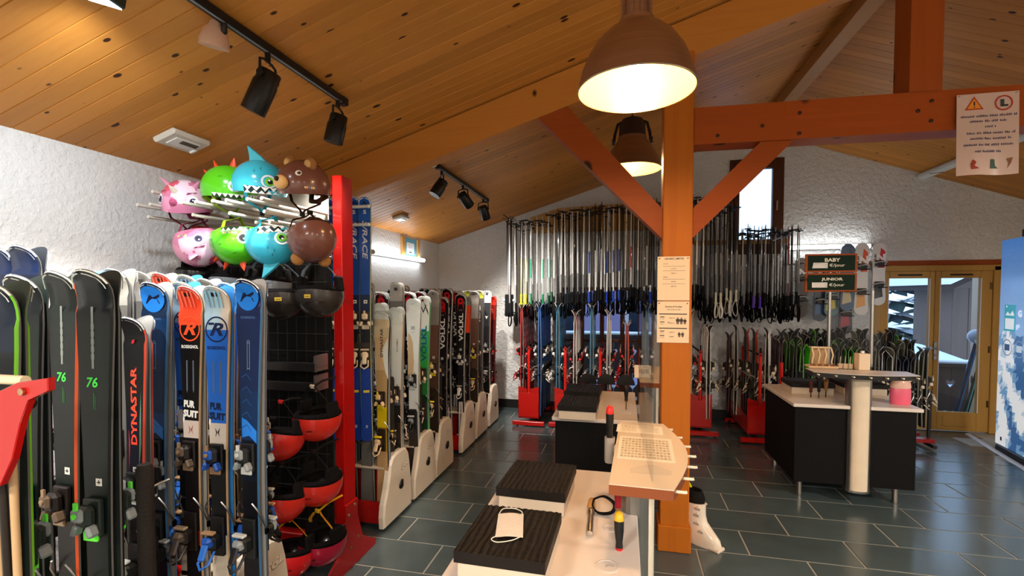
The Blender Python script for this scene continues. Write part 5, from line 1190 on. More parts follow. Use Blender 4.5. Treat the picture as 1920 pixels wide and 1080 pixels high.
        b = B(); p = dom(0, 2, 1.0); b.sphere(p + Vector((0, -.01, 0)), .036, '#d8a868', 14, 10, (1.1, .7, .95)); b.sphere(p + Vector((0, -.034, .014)), .012, '#1c1410', 10, 8); part(b, 'muzzle', 'satin')
    b = B()
    sc = {'pink': '#8a3450', 'green': '#7a9a20', 'shark': '#2a98ac', 'bear': '#3c2218'}[kind]
    for s_ in (-1, 1): b.tube([dom(95 * s_, -18, .95), dom(95 * s_, -18, .9) + Vector((-.01 * s_, .0, -.05)), Vector((.02 * s_, -.01, -.12)), Vector((0, -.01, -.14))], .010, sc, 6, flat=.35)
    b.box((0, -.01, -.145), (.03, .012, .02), '#202020', None, .003); b.tube([dom(150, -20, .95), Vector((.02, .07, -.075)), Vector((-.02, .07, -.075)), dom(210, -20, .95)], .014, sc, 6); part(b, 'chin_strap', 'fabric')
    return t
names = {'pink': 'pink horned animal helmet', 'green': 'green dinosaur helmet with orange spikes', 'shark': 'light blue shark helmet with fin and teeth', 'bear': 'brown bear helmet with fuzzy round ears'}
for kind, x, z, rz in (('pink', -2.30, 2.14, 20), ('green', -2.03, 2.20, 98), ('shark', -1.84, 2.215, 98), ('bear', -1.58, 2.20, -8)):
    an_ = animal(kind, names[kind] + ', upper row, right way up', (x, 2.16, z), rz, False, 0)
    tl = bpy.data.objects['animal_helmet'] if False else an_; tl.rotation_euler = (Matrix.Rotation(R(11), 3, Vector((2.16, 2.0, 0)).normalized()) @ Matrix.Rotation(R(rz), 3, 'Z')).to_euler(); tl.scale = (1.0, 1.0, 1.0)
for kind, x, z, rz in (('pink', -2.245, 1.925, 82), ('green', -2.0, 1.93, 98), ('shark', -1.785, 1.925, 98), ('bear', -1.555, 1.935, -130)):
    an_ = animal(kind, names[kind] + ', lower row, hung upside down', (x, 2.18, z), rz, True, 0)
    an_.rotation_euler = (Matrix.Rotation(R(-14), 3, Vector((2.16, 2.0, 0)).normalized()) @ Matrix.Rotation(R(rz), 3, 'Z')).to_euler()

def helmet(label, loc, rz, col, lin_='#17130f', s=1.0, acc='#d8d0b8', group=None, strapcol='#1c1a1a', tilt=0):
    t = thing('ski_helmet', label, 'helmet', loc, rz, group); T = rot(x=tilt) @ rot(y=180) @ Matrix.Scale(s, 4)
    def part(b, nm, mat='gloss', par=None): b.v = [tuple(T @ Vector(p)) for p in b.v]; return b.build(nm, mat, par or t)
    b = B(); shell(b, HA, HB, HC, col, lin_, 28, 9, el0=-8, cols=None); part(b, 'shell')
    b = B()
    for az in (-30, 0, 30): f = dchart(az, 18, 1.012); quad2(b, f, -.014, .014, -.003, .003, '#1c0e0c')
    f = dchart(0, 4, 1.014); quad2(b, f, -.016, .016, -.009, .009, acc); f = dchart(0, 4, 1.02); quad2(b, f, -.011, .011, -.001, .002, '#3a3430'); part(b, 'badge', 'paper')
    b = B(); b.lathe([(.105, -.005), (.112, -.03), (.1, -.045), (.09, -.03)], '#121011', 20, None, False, 1, 1.17)
    for s_ in (-1, 1): b.box((.098 * s_, .01, -.055), (.022, .09, .085), '#141213', Matrix.Rotation(R(8 * s_), 3, 'Y'), .01)
    part(b, 'liner', 'fabric')
    b = B()
    for s_ in (-1, 1): b.tube([Vector((.1 * s_, 0, -.07)), Vector((.075 * s_, -.02, -.12)), Vector((.03 * s_, -.03, -.165)), Vector((0, -.02, -.18))], .009, strapcol, 6, flat=.3)
    b.tube([(0, -.02, -.18), (.0, .04, -.20), (0, .14, -.205)], .006, strapcol, 6); b.box((0.01, -.025, -.178), (.03, .012, .022), acc, None, .003); part(b, 'chin_strap', 'fabric')
    b = B(); b.tube([dom(180, 5, 1.02), dom(180, 5, 1.15), dom(180, -10, 1.15), dom(180, -12, 1.0)], .006, '#2a2826', 6); part(b, 'goggle_clip', 'satin')
    return t
G1 = 'dark helmets hung upside down under the animal helmets'; G2 = 'red helmets hung upside down on the grid'
DKB = '#302b28'
helmet('dark grey helmet with small yellow mark, left of the two big ones under the shark', (-1.765, 2.22, 1.635), 30, DKB, '#3a4048', 1.0, '#c8a830', G1, '#78808a')
helmet('dark grey helmet with small yellow mark beside the red upright', (-1.575, 2.27, 1.65), 10, DKB, '#3a4048', 1.02, '#c8a830', G1, '#78808a')
helmet('grey and white helmet behind the blue skis, left of the dark ones', (-1.91, 2.30, 1.70), 20, '#8a9098', '#2a2a2c', .95, '#d0e070', G1, '#9aa2a8')
helmet('light grey helmet behind skis, second from left', (-2.13, 2.28, 1.72), 0, '#70777e', '#1a1a1c', .92, '#d0e070', G1, '#c8ccd0')
helmet('black helmet behind the orange tipped skis at the left end', (-2.36, 2.28, 1.76), 0, '#16161a', '#101012', .9, '#d0e070', G1)
for (x, y, z, cl, lb, ac, tl) in ((-1.60, 2.27, .985, '#c02a20', 'red helmet with cream badge, upper right of the hung ones', '#d8c8a8', 0), (-1.715, 2.12, .92, '#b82820', 'red helmet upper left of the hung ones, partly behind the blue ski', '#b02020', -14),
        (-1.60, 2.27, .635, '#c02a20', 'red helmet with black vent, middle right of the hung ones', '#3a1a18', 0), (-1.705, 2.12, .60, '#bc2a20', 'red helmet middle left of the hung ones', '#4a2a20', -10),
        (-1.585, 2.28, .31, '#a81838', 'crimson helmet with yellow straps, lowest of the hung ones', '#e0b020', 0), (-1.67, 2.13, .31, '#cc1a20', 'bright red helmet with yellow strap, lowest and nearest', '#e0a020', -8)):
    helmet(lb, (x, y, z), random.uniform(-16, 16), cl, '#14100f', .98, ac, G2, '#d09018' if 'yellow' in lb else '#1c1a1a', tilt=tl)

# red bracket arm at the left edge with pale shelf bar
t = thing('red_bracket', 'red curved steel bracket with a bolt at the left edge', 'bracket', (-1.35, .80, 1.4)); og = t.location
b = B(); D0 = 0.0
P3 = lambda x, z: (x, z)
b.prism([(-1.55, 1.30), (-1.40, 1.36), (-1.33, 1.43), (-1.24, 1.465), (-1.155, 1.478), (-1.155, 1.452), (-1.21, 1.43), (-1.235, 1.38), (-1.262, 1.30), (-1.30, 1.24), (-1.40, 1.2), (-1.55, 1.18)], .014, RED, Matrix.Translation((0, .76, 0)) @ rot(x=90), .002); b.build('arm', 'gloss', t, og)
b = B(); b.lathe([(.008, 0), (.008, .005), (0, .006)], '#b89878', 8, TR(-1.222, .745, 1.447, rx=90)); b.build('bolt', 'metal', t, og)
b = B(); b.tube([(-1.7, .78, 1.462), (-1.27, .78, 1.462)], .011, '#d8c8a8', 10); b.build('shelf_bar', 'satin', t, og)
b = B(); b.tube([(-1.7, .77, 1.415), (-1.25, .77, 1.415)], .013, '#1c1816', 10); b.sphere((-1.25, .77, 1.415), .015, '#1c1816'); b.build('grip_bar', 'rubber', t, og)
b = B(); b.tube([(-1.352, .78, 1.26), (-1.352, .80, .1)], .008, '#241e1a', 10); b.tube([(-1.37, .78, 1.26), (-1.37, .80, .1)], .009, '#b89870', 8); b.tube([(-1.335, .79, 1.27), (-1.335, .80, .1)], .008, '#b89870', 8); b.build('edge_strips', 'satin', t, og)

# ================================================================== RED RACKS AT THE BACK, SKIS SEEN EDGE-ON
def dstripe(c):
    def f(b, fn, fn2, L):
        for i in range(6): poly2(b, fn, [(-.034, L * .5 + i * .09), (.034, L * .5 + i * .09 + .05), (.034, L * .5 + i * .09 + .075), (-.034, L * .5 + i * .09 + .025)], c)
    return f
skitype('bRed', 1.42, .112, .070, .100, [(0, '#c01418'), (.5, '#b81a1c'), (.75, '#4a1418')], '#b82020', '#2a2424', '#c8c8c4', dstripe('#d8d0c8'), 'red', desc='red and black ski pair with pale slashes')
skitype('bBlue', 1.44, .112, .070, .100, [(0, '#14305c'), (.3, '#1c4a94'), (.6, '#2258ac')], '#2c64b0', '#1c3c70', '#a8b4c0', None, 'white', desc='blue ski pair')
skitype('bTeal', 1.42, .112, .070, .100, [(0, '#0c2c38'), (.5, '#143a5c'), (.8, '#2878a8')], '#3c84a8', '#1c3444', '#c8d4d8', None, 'white', desc='dark blue ski pair with teal edges')
skitype('bWhR', 1.36, .108, .068, .098, [(0, '#b8141a'), (.35, '#d8a890'), (.6, '#d0c8c0'), (.8, '#c82420')], '#dcd4cc', '#a87060', '#e8e4e0', None, 'red', desc='white and red ski pair')
skitype('bBk', 1.40, .110, .070, .100, [(0, '#1c1a1a'), (.6, '#3a1a18')], '#28201e', '#1c1a1a', '#b8b0a8', None, 'white', desc='black ski pair')
skitype('kRed', .92, .098, .064, .088, [(0, '#c81c18'), (.6, '#d83a24')], '#d84a2c', '#5a1a14', '#e0dcd8', None, 'red', tip=.12, desc='short red childrens ski pair')
skitype('kWh', 1.10, .104, .068, .094, [(0, '#e4e0da'), (.4, '#d8dce4'), (.7, '#e6e4e0')], '#e0dcd4', '#2a2624', '#ece8e4', lambda b, fn, fn2, L: vtext(b, fn, 'TEAM', L * .6, .02, '#c83048', .1), 'bone', tip=.12, desc='white ski pair')
skitype('kOr', 1.08, .104, .068, .094, [(0, '#1c1a1a'), (.55, '#181616'), (.62, '#f0482c')], '#201c1c', '#3a3432', '#e8e4e0', lambda b, fn, fn2, L: vtext(b, fn, 'RADICAL', L * .78, .016, '#2a1a18', .16), 'bone', tip=.12, desc='short black ski pair with orange upper half')
skitype('kGr', .88, .098, .064, .088, [(0, '#1c4a9c'), (.4, '#2060a8'), (.55, '#48b828')], '#58c030', '#1c2c20', '#78c848', None, 'black', tip=.12, desc='short green and blue childrens ski pair', curl=75)
skitype('kBk', .90, .098, .064, .088, [(0, '#20221e'), (.5, '#2a2e28')], '#2a2c28', '#1e1e1c', '#8c8a84', None, 'black', tip=.13, desc='short dark childrens ski pair', curl=75)
skitype('kGy', .88, .098, .064, .088, [(0, '#3c3e34'), (.5, '#5a6050'), (.85, '#8a9080')], '#7a7a6c', '#3c3c34', '#c8ccc0', None, 'bone', tip=.13, desc='short grey green childrens ski pair', curl=75)
skitype('kNv', .80, .095, .062, .086, [(0, '#1c2444'), (.6, '#243058')], '#1c2238', '#1a1c24', '#3c4460', None, 'black', tip=.13, desc='very short navy childrens ski pair', curl=75)
skitype('kMr', 1.0, .104, .066, .094, [(0, '#2c1418'), (.5, '#4a2028')], '#5a2a30', '#2a1618', '#b8a0a0', None, 'bone', tip=.12, desc='maroon ski pair')

def red_rack(x, y0, label, h=1.0, depth=.85, w=.36):
    t = thing('wheeled_ski_rack', label, 'ski rack', (x, y0, 0), 0, 'red ski racks along the back wall')
    b = B(); b.bx(-w / 2 + .05, w / 2 - .05, 0, .004, .11, .42, '#c01a14', .001); b.bx(-w / 2 + .05, -w / 2 + .055, 0, depth, .11, .3, '#c01a14'); b.bx(w / 2 - .055, w / 2 - .05, 0, depth, .11, .3, '#c01a14'); b.bx(-w / 2 + .05, w / 2 - .05, 0, depth, .10, .115, '#8e120e'); b.build('base_box', 'gloss', t)
    b = B()
    for s_ in (-1, 1): b.prism([(s_ * .13, .42), (s_ * .02, .42), (s_ * .02, .47), (s_ * .13, .5)][::s_], .004, '#b01812', TR(0, .004, 0, rx=90))
    b.build('gusset', 'gloss', t)
    for yy in (-.01, depth): 
        b = B(); b.box((0, yy, .04), (w + .04, .05, .05), '#c01a14', None, .004); b.build('foot_bar', 'gloss', t)
    for s_ in (-1, 1):
        for yy in (.03, depth - .05): b = B(); b.lathe([(.028, 0), (.028, .02)], '#181818', 12, TR(s_ * (w / 2 - .02), yy, .03, ry=90)); b.build('castor', 'rubber', t)
    for yy in (0.02, depth - .03): b = B(); b.tube([(0, yy, .12), (0, yy, h)], .017, '#cc1f18', 12); b.build('post', 'gloss', t)
    b = B(); b.tube([(0, .02, h), (0, .02, h + .06)], .011, '#1a1614', 10); b.tube([(0, .0, h - .02), (0, depth, h - .02)], .01, '#1a1614', 8); b.build('handle', 'rubber', t)
    b = B()
    for yy in [.06 + .13 * i for i in range(int(depth / .13))]:
        for zz in (h * .78,):
            for s_ in (-1, 1): b.tube([(0, yy, zz - .1), (s_ * .06, yy, zz - .04), (s_ * .12, yy, zz - .03), (s_ * .135, yy, zz + .0)], .005, '#b8b8b4', 6)
    b.build('hook', 'metal', t); return t
RB = [(-1.155, 5.93, 'red wheeled ski rack at the left of the back row'), (-.70, 5.95, 'red wheeled ski rack second from left in back row'), (-.275, 5.95, 'red wheeled ski rack behind the far counter'), (.87, 5.95, 'red wheeled ski rack just right of the timber post'), (1.47, 5.80, 'red wheeled ski rack beside the right counter')]
for x, y, lb in RB: red_rack(x, y - .04, lb, 1.0)
def edge_row(key, x, y0, n, dy, z, where, face=1, group=None, lim=9):
    for i in range(n):
        pair(key, (x + random.uniform(-.006, .006), y0 + dy * i, z + random.uniform(-.015, .015)), 90 * face + random.uniform(-3, 3), '%s, %s from front, %s' % (TYPES[key]['desc'], ORD[i], where), group, i < lim)
GB = 'ski pairs standing edge-on on the back racks'
edge_row('bRed', -1.25, 5.98, 6, .13, .14, 'left side, leftmost back rack', group=GB)
edge_row('bBk', -1.10, 6.0, 6, .13, .14, 'right side, leftmost back rack', group=GB) if False else None
edge_row('bBlue', -1.02, 5.98, 7, .11, .13, 'right side, leftmost back rack', group=GB)
edge_row('bTeal', -.79, 5.98, 5, .13, .13, 'left side, second back rack', group=GB)
edge_row('bWhR', -.575, 5.98, 4, .15, .12, 'right side, second back rack', group=GB)
edge_row('bTeal', -.375, 5.98, 3, .16, .13, 'left side, third back rack', group=GB)
edge_row('bWhR', -.175, 5.98, 3, .16, .12, 'right side, third back rack', group=GB)
edge_row('kRed', .04, 6.0, 4, .14, .42, 'on the rack behind the far counter screen', group=GB)
edge_row('bWhR', .76, 5.98, 4, .14, -.02 + .12, 'left of the rack beyond post', group=GB)
edge_row('kWh', .955, 5.93, 5, .14, .20, 'right of the rack beyond post', group=GB)
for i, (kk, x, y) in enumerate((('kWh', 1.55, 5.80), ('kOr', 1.46, 5.98), ('kOr', 1.40, 6.12), ('kWh', 1.33, 6.26), ('kMr', 1.27, 6.40), ('kMr', 1.62, 6.05))):
    pair(kk, (x, y, .20), 64, '%s, %s along slanting row left of right counter' % (TYPES[kk]['desc'], ORD[i]), GB)
edge_row('kMr', 1.74, 6.05, 4, .15, .18, 'first bundle behind the right counter', group=GB)
# children's skis behind the right counter
kids = ['kBk', 'kGr', 'kGr', 'kGy', 'kBk', 'kGy', 'kBk', 'kGr', 'kGr', 'kBk', 'kBk', 'kGy', 'kNv', 'kGy', 'kNv', 'kNv', 'kGy', 'kGy']
for r_, (y, zz, nm) in enumerate(((5.95, .22, 'front'), (6.22, .29, 'middle'), (6.5, .36, 'back'))):
    for i, kk in enumerate(kids):
        if r_ == 1: kk = kids[(i + 1) % 18]
        if r_ == 2: kk = kids[(i + 2) % 18] if i % 3 else 'kBk'
        x = 1.86 + .073 * i + .01 * r_
        pair(kk, (x, y, zz + random.uniform(-.03, .03)), 90 + random.uniform(-14, 14), '%s, %s from left, %s row' % (TYPES[kk]['desc'], ORD[i], nm), 'childrens skis behind the right counter', r_ == 0, skew=random.uniform(0, .008))
t = thing('low_ski_stand', 'long low red and black stand under the childrens skis', 'ski stand', (2.5, 6.2, 0)); og = t.location
b = B()
for y in (5.95, 6.22, 6.5): b.bx(1.8, 3.2, y - .05, y + .05, .08, .12, '#8e1410', .004)
b.build('tray', 'gloss', t, og); b = B()
for y, z in ((6.02, .62), (6.29, .67), (6.57, .72)): b.tube([(1.8, y, z), (3.2, y, z)], .012, '#26221f', 8)
for x in (1.8, 3.2): b.tube([(x, 5.9, .04), (x, 6.6, .04)], .02, '#26221f', 8); [b.tube([(x, y, .04), (x, y, z)], .016, '#26221f', 8) for y, z in ((6.02, .62), (6.29, .67), (6.57, .72))]
b.build('frame', 'satin', t, og)
for x in (1.63,): b = B(); b.tube([(x, 5.6, .05), (x, 5.6, .93)], .017, '#cc1f18', 12); b.build('post', 'gloss', t, og)

# ---------------------------------------------------------------- ski poles hanging tip-up
PGRP = 'ski poles hanging in rows on the back wall'
t = thing('pole_rack', 'plywood board with long pegs carrying the hanging ski poles', 'pole rack', (-.45, YB - .02, 2.7)); og = t.location
b = B(); b.bx(-1.32, .42, YB - .03, YB, 2.52, 2.74, '#c89a58', .002); b.prism([(-1.32, 2.74), (.42, 2.74), (.42, 2.90), (-.9, 2.86)], .03, '#c89a58', Matrix.Translation((0, YB, 0)) @ rot(x=90)); b.build('board', 'ply', t, og)
b = B(); b.bx(.42, 2.02, YB - .03, YB, 2.30, 2.36, '#6a4a2c', .002); b.build('rail', 'ply', t, og)
PV = {}
def pole_kind(key, shaft, low, gripc, bandc, L, basket='#121214', strap='#0e0e10'):
    d = {}
    b = B(); b.lathe([(.002, L), (.004, L - .02), (.0055, L - .06), (.0075, L * .55)], shaft, 7); b.lathe([(.0078, L * .55), (.008, L * .52), (.0082, L * .30), (.0085, .11)], [shaft, bandc, low], 7); d['shaft'] = (b, 'gloss')
    b = B(); b.lathe([(.010, .135), (.0135, .125), (.012, .10), (.013, .07), (.012, .03), (.018, .012), (.016, 0), (0, -.004)], gripc, 8); b.box((0, -.012, .012), (.02, .03, .012), gripc, None, .004); d['grip'] = (b, 'rubber')
    b = B(); n = 10; b.lathe([(.008, L - .075), (.012, L - .07), (.008, L - .055)], basket, 8)
    for i in range(5):
        a = i * 2 * math.pi / 5; b.box((.022 * math.cos(a), .022 * math.sin(a), L - .066), (.036, .012, .006), basket, Matrix.Rotation(a, 3, 'Z'), .002)
    b.tube([(.038 * math.cos(2 * math.pi * i / 12), .038 * math.sin(2 * math.pi * i / 12), L - .062) for i in range(12)], .0035, basket, 5, closed=True); d['basket'] = (b, 'satin')
    b = B(); b.tube(curve([(0, 0, .02), (.02, -.01, -.02), (.034, -.012, -.08), (.018, -.006, -.145), (-.008, 0, -.16), (-.018, .004, -.10), (-.01, 0, -.03), (0, 0, .02)], 3), .012, strap, 5, flat=.35); d['strap'] = (b, 'fabric')
    out = {}
    for k_, (bb, mt) in d.items():
        o = bb.build(k_, mt); out[k_] = o.data; bpy.data.objects.remove(o)
    PV[key] = (out, L)
G_, Bk, Sv = '#141416', '#1a1a1c', '#c9cccc'
pole_kind('silver', Sv, '#8a8c8e', G_, '#e8e8e8', 1.20); pole_kind('black', Bk, '#222226', G_, '#3a3a3e', 1.22); pole_kind('silblue', Sv, '#e0e2e4', '#1c3ca8', '#2850c0', 1.20)
pole_kind('blkwhite', Bk, '#d8d8d6', G_, '#c0c0c0', 1.20); pole_kind('red', '#b8babc', '#e0dcd8', G_, '#d02028', 1.14); pole_kind('yellow', Sv, '#b4b480', '#e8d020', '#c8c890', 1.12)
pole_kind('green', '#b8bcbc', '#a8b0ac', '#1c6a48', '#2a9a70', 1.10); pole_kind('blackR', Bk, '#28282c', G_, '#4a4a4c', .92); pole_kind('silR', '#a8aaac', '#606468', G_, '#8a8c8e', .92); pole_kind('brownR', '#8a4a3c', '#6a3a34', G_, '#b8b8b8', .92)
pole_kind('purple', '#6a6c70', '#3a3a4a', '#5a38b8', '#4a4a5a', .95); pole_kind('long', '#4a4c4e', '#5a5c5e', '#c8c8b8', '#8a8a80', 1.14, strap='#d8d8d0')
PD = {'silver': 'silver ski pole', 'black': 'black ski pole', 'silblue': 'silver ski pole with blue grip', 'blkwhite': 'black and white ski pole', 'red': 'silver ski pole with a red band', 'yellow': 'thin ski pole with yellow grip', 'green': 'silver ski pole with green grip', 'blackR': 'short black ski pole', 'silR': 'short grey ski pole', 'brownR': 'short brown ski pole', 'purple': 'ski pole with a purple grip', 'long': 'black ski pole with looped white strap'}
nP = [0]
def pole(key, x, y, ztop, where, tilt=None):
    parts, L = PV[key]; t = thing('ski_pole', '%s %s' % (PD[key], where), 'ski pole', (x, y, ztop - L), random.uniform(0, 360), PGRP)
    if tilt is None: tilt = (random.uniform(-.7, .7), random.uniform(-.7, .7))
    t.rotation_euler = (R(tilt[0]), R(tilt[1]), R(random.uniform(0, 360)) if abs(tilt[0]) < 3 else 0)
    for k_, me in parts.items():
        o = bpy.data.objects.new(k_, me); COL.objects.link(o); o.parent = t
    nP[0] += 1; return t
def prow(xa, xb, dx, ys, ztf, keyf, where):
    i = 0; x = xa
    while x < xb:
        for r_, y in enumerate(ys):
            pole(keyf(x, r_, i), x + .5 * dx * (r_ % 2) + random.uniform(-.008, .008), y + random.uniform(-.02, .02), ztf(x) + random.uniform(-.03, .03) - .02 * (r_ == 0), 'in %s row %s, %s from left' % (('front', 'second', 'third', 'fourth')[r_], where, ORD[i] if i < 20 else 'past the twentieth'))
        x += dx; i += 1
def kf1(x, r_, i):
    if x < -1.33: return 'silver' if r_ == 0 else 'black'
    if x < -1.20: return 'yellow' if r_ < 2 else 'silver'
    if x < -.98: return random.choice(('green', 'silver', 'green'))
    if r_ == 0: return random.choice(('silver', 'silver', 'blkwhite', 'silver', 'silblue')) if x < -.5 else random.choice(('silblue', 'silver', 'silblue', 'blkwhite') if x < -.05 else ('red', 'silver', 'red', 'silblue', 'silver'))
    return random.choice(('black', 'black', 'black', 'silver' if r_ == 1 else 'black'))
yy3 = (6.0, 6.2, 6.4, 6.6)
prow(-1.42, -.93, .07, yy3, lambda x: 2.62 + (x + 1.42) * .10, kf1, 'left group')
prow(-.92, .22, .072, yy3, lambda x: 2.73 + (x + .9) * .07, kf1, 'middle group')
prow(.24, .92, .065, yy3, lambda x: 2.80 + (x - .24) * .05, lambda x, r_, i: random.choice(('silblue', 'silblue', 'black') if .55 < x < .8 and r_ == 0 else ('black', 'black', 'silver', 'blkwhite')), 'behind post')
prow(.93, 1.30, .055, yy3, lambda x: 2.72, lambda x, r_, i: 'long' if (1.0 < x < 1.26 and r_ == 0) else 'black', 'left of window')
prow(1.34, 1.96, .058, (6.05, 6.2, 6.35, 6.55), lambda x: 2.44 + random.uniform(-.02, .02), lambda x, r_, i: 'purple' if (r_ == 0 and 1.42 < x < 1.52) else ('brownR' if (r_ == 0 and 1.78 < x < 1.84) else random.choice(('silR' if r_ == 0 else 'blackR', 'blackR', 'blackR'))), 'under window')
# pegs
b = B()
for i in range(17): x = -1.38 + .2 * i; z = 2.50 if x < 1.3 else 2.32; b.tube([(x, YB - .02, z), (x, 5.95, z + .01)], .006, '#2a2826', 6)
b.build('peg', 'metal', t, og)
t = thing('pole_bundle', 'tied bundle of black poles hanging at the left end beside the corner', 'ski poles', (-1.50, 6.3, 1.35))
b = B()
for i in range(7): a = i * .9; b.tube([(.02 * math.cos(a), .02 * math.sin(a), .0), (.03 * math.cos(a + 1), .03 * math.sin(a + 1), 1.28)], .008, ('#1a1a1c', '#9a9c9e', '#6a3428')[i % 3], 7)
b.build('shaft', 'gloss', t); b = B()
for i in range(8): a = i * .8; b.box((.05 * math.cos(a), .05 * math.sin(a), 1.27 + .03 * (i % 3)), (.1, .014, .008), '#16161a', Matrix.Rotation(a, 3, 'Z') @ Matrix.Rotation(R(-25), 3, 'Y'), .002)
b.build('basket', 'satin', t); b = B()
for i in range(7): a = i * .9; b.lathe([(.012, .3), (.016, .27), (.015, .1), (.02, .02), (.0, 0)], '#19191b', 8, TR(.045 * math.cos(a), .045 * math.sin(a), .0))
for s_ in (-1, 1): b.sphere((s_ * .07, -.02, .22), .022, '#e0e0dc', 10, 7)
b.build('grip', 'rubber', t)

# ---------------------------------------------------------------- snowboards hung on the wall right of the sign
def board(label, x, y, ztop, L, c1, c2, c3, rz=0, bind='#c8c8c4', w=.15):
    t = thing('snowboard', label, 'snowboard', (x, y, ztop - L / 2), rz, 'small snowboards hanging behind the price sign')
    out = []
    for i in range(13): a = R(180 * i / 12); out.append((w / 2 * math.cos(a), L / 2 - w / 2 + w / 2 * math.sin(a)))
    out2 = [(-w * .43, 0)]; out3 = [(-px, -py) for px, py in out]; pts = out + out2 + out3 + [(w * .43, 0)]
    b = B(); b.prism(pts, .012, c1, Matrix.Translation((0, .006, 0)) @ rot(x=90), .002, '#2a2a2a')
    fn = plane((0, -.0066, 0), (1, 0, 0), (0, 0, 1)); poly2(b, fn, [(-w * .1, L * .1), (w * .38, L * .1), (w * .4, L * .36), (w * .1, L * .42)], c2); poly2(b, fn, [(-w * .36, -L * .4), (w * .3, -L * .36), (w * .2, -L * .16), (-w * .3, -L * .2)], c3)
    f2_ = plane((0, -.0072, 0), (1, 0, 0), (0, 0, 1)); text(b, 'N', f2_, L * .12, '#f0f0ee', bold=.05, cx=w * .12, cy=L * .26); vtext(b, f2_, 'JAB', L * .24, w * .2, '#2a2a2a', L * .16, x=-w * .26); b.build('deck', 'gloss', t)
    for s_ in (-1, 1):
        z = s_ * L * .17; b = B(); b.box((0, -.018, z), (w * .62, .022, w * .5), '#1c1c1e', None, .006); b.tube([(-w * .36, -.02, z), (-w * .3, -.07, z + .012), (0, -.09, z + .02), (w * .3, -.07, z + .012), (w * .36, -.02, z)], .014, bind, 8, flat=.5); b.tube([(-w * .34, -.03, z - .03), (-w * .3, -.1, z - .035), (0, -.12, z - .03), (w * .3, -.1, z - .035), (w * .34, -.03, z - .03)], .012, '#26262a', 8, flat=.5); b.build('binding', 'satin', t)
    return t
board('white red and black snowboard, rightmost of the hung ones', 2.93, 6.55, 2.26, .74, '#e0dedb', '#c8202c', '#2a2a2a')
board('white orange and black snowboard, second from the right', 2.74, 6.52, 2.26, .86, '#dcdad6', '#e04a24', '#e8a050')
board('blue snowboard half hidden behind the sign, third from right', 2.585, 6.5, 2.25, .80, '#3a5a80', '#2c4668', '#c8b890')
board('dark red snowboard showing its foot below the sign', 2.62, 6.62, 1.95, .78, '#3a3c48', '#5a2a34', '#a83048')
board('teal and yellow snowboard below the JUNIOR board', 2.44, 6.56, 2.12, .74, '#5a7c84', '#7aa0a8', '#d0c050')
board('slate blue snowboard with a round tail below the sign', 2.34, 6.62, 2.08, .76, '#3c4858', '#2a3444', '#4a6a9a')
board('brown snowboard, leftmost below the price sign', 2.12, 6.6, 2.10, .74, '#3a2a24', '#4a342c', '#2c2220')
t = thing('board_hanger', 'metal wall rail carrying the small snowboards', 'hanger rail', (2.5, YB - .02, 2.1)); og = t.location
b = B(); b.tube([(2.02, YB - .1, 2.03), (2.97, YB - .1, 2.03)], .012, '#8a8884', 8)
for x in (2.05, 2.12, 2.34, 2.44, 2.50, 2.585, 2.62, 2.74, 2.93): b.tube([(x, YB, 2.03), (x, YB - .36, 2.03)], .008, '#8a8884', 8)
b.build('rail', 'metal', t, og)

# ---------------------------------------------------------------- tall lit panel at the right edge
t = thing('lit_panel', 'tall backlit panel printed with blue sky and snowy peaks at right edge', 'lit panel', (3.83, 5.9, 0)); og = t.location
pa, pb_ = Vector((3.865, 6.13, .0)), Vector((3.66, 4.9, 0)); ud = (pb_ - pa).normalized(); nd = Vector((-ud.y, ud.x, 0)); nd = nd if nd.x > 0 else -nd
PL = (pb_ - pa).length
mrot = Matrix((ud, nd, Vector((0, 0, 1)))).transposed()
b = B(); b.box(pa + ud * PL / 2 + nd * .07 + Vector((0, 0, 1.14)), (PL, .13, 2.14), '#c8d4e0', mrot, .004); b.build('case', 'satin', t, og)
b = B(); b.box(pa + ud * PL / 2 + nd * .07 + Vector((0, 0, .035)), (PL - .05, .16, .07), '#0e0e10', mrot, .01); b.build('base', 'satin', t, og)
pf = plane(pa + nd * .003 + Vector((0, 0, .075)), ud, (0, 0, 1))
k = N('backlit_print'); a = k.n('Attribute', _attribute_name='Col'); k.l(a.outputs[0], k.b.inputs['Base Color']); k.l(a.outputs[0], k.b.inputs['Emission Color']); k.b.inputs['Emission Strength'].default_value = .34; k.b.inputs['Roughness'].default_value = .25; nz = k.n('TexNoise', Scale=4.0); k.l(k.math('ADD', k.math('MULTIPLY', nz.outputs[0], .1), .2), k.b.inputs['Roughness']); M['lit'] = k.m
b = B(); nx, nz_ = 26, 44; rr = random.Random(11)
def shade_at(x, z):
    sky = 1.12 + .10 * math.sin(x * 5) + .05 * math.sin(x * 13)
    if z > sky: f = (z - sky) / (2.14 - sky); return tuple(a_ + (c_ - a_) * f for a_, c_ in zip(lin('#8fb6e2'), lin('#3f7cc8')))
    v = noise.noise(Vector((x * 4, z * 3 + x * 2.5, 0))) + .35 * noise.noise(Vector((x * 14, z * 11 - x * 7, 3)))
    return lin('#eef2f4') if v > .12 else (lin('#b7cde0') if v > -.02 else (lin('#6f9cc4') if v > -.22 else lin('#39669c')))
vs = [(PL * i / nx + (rr.uniform(-.015, .015) if 0 < i < nx else 0), 2.14 * j / nz_ + (rr.uniform(-.015, .015) if 0 < j < nz_ else 0)) for j in range(nz_ + 1) for i in range(nx + 1)]
fs = []; cc = []
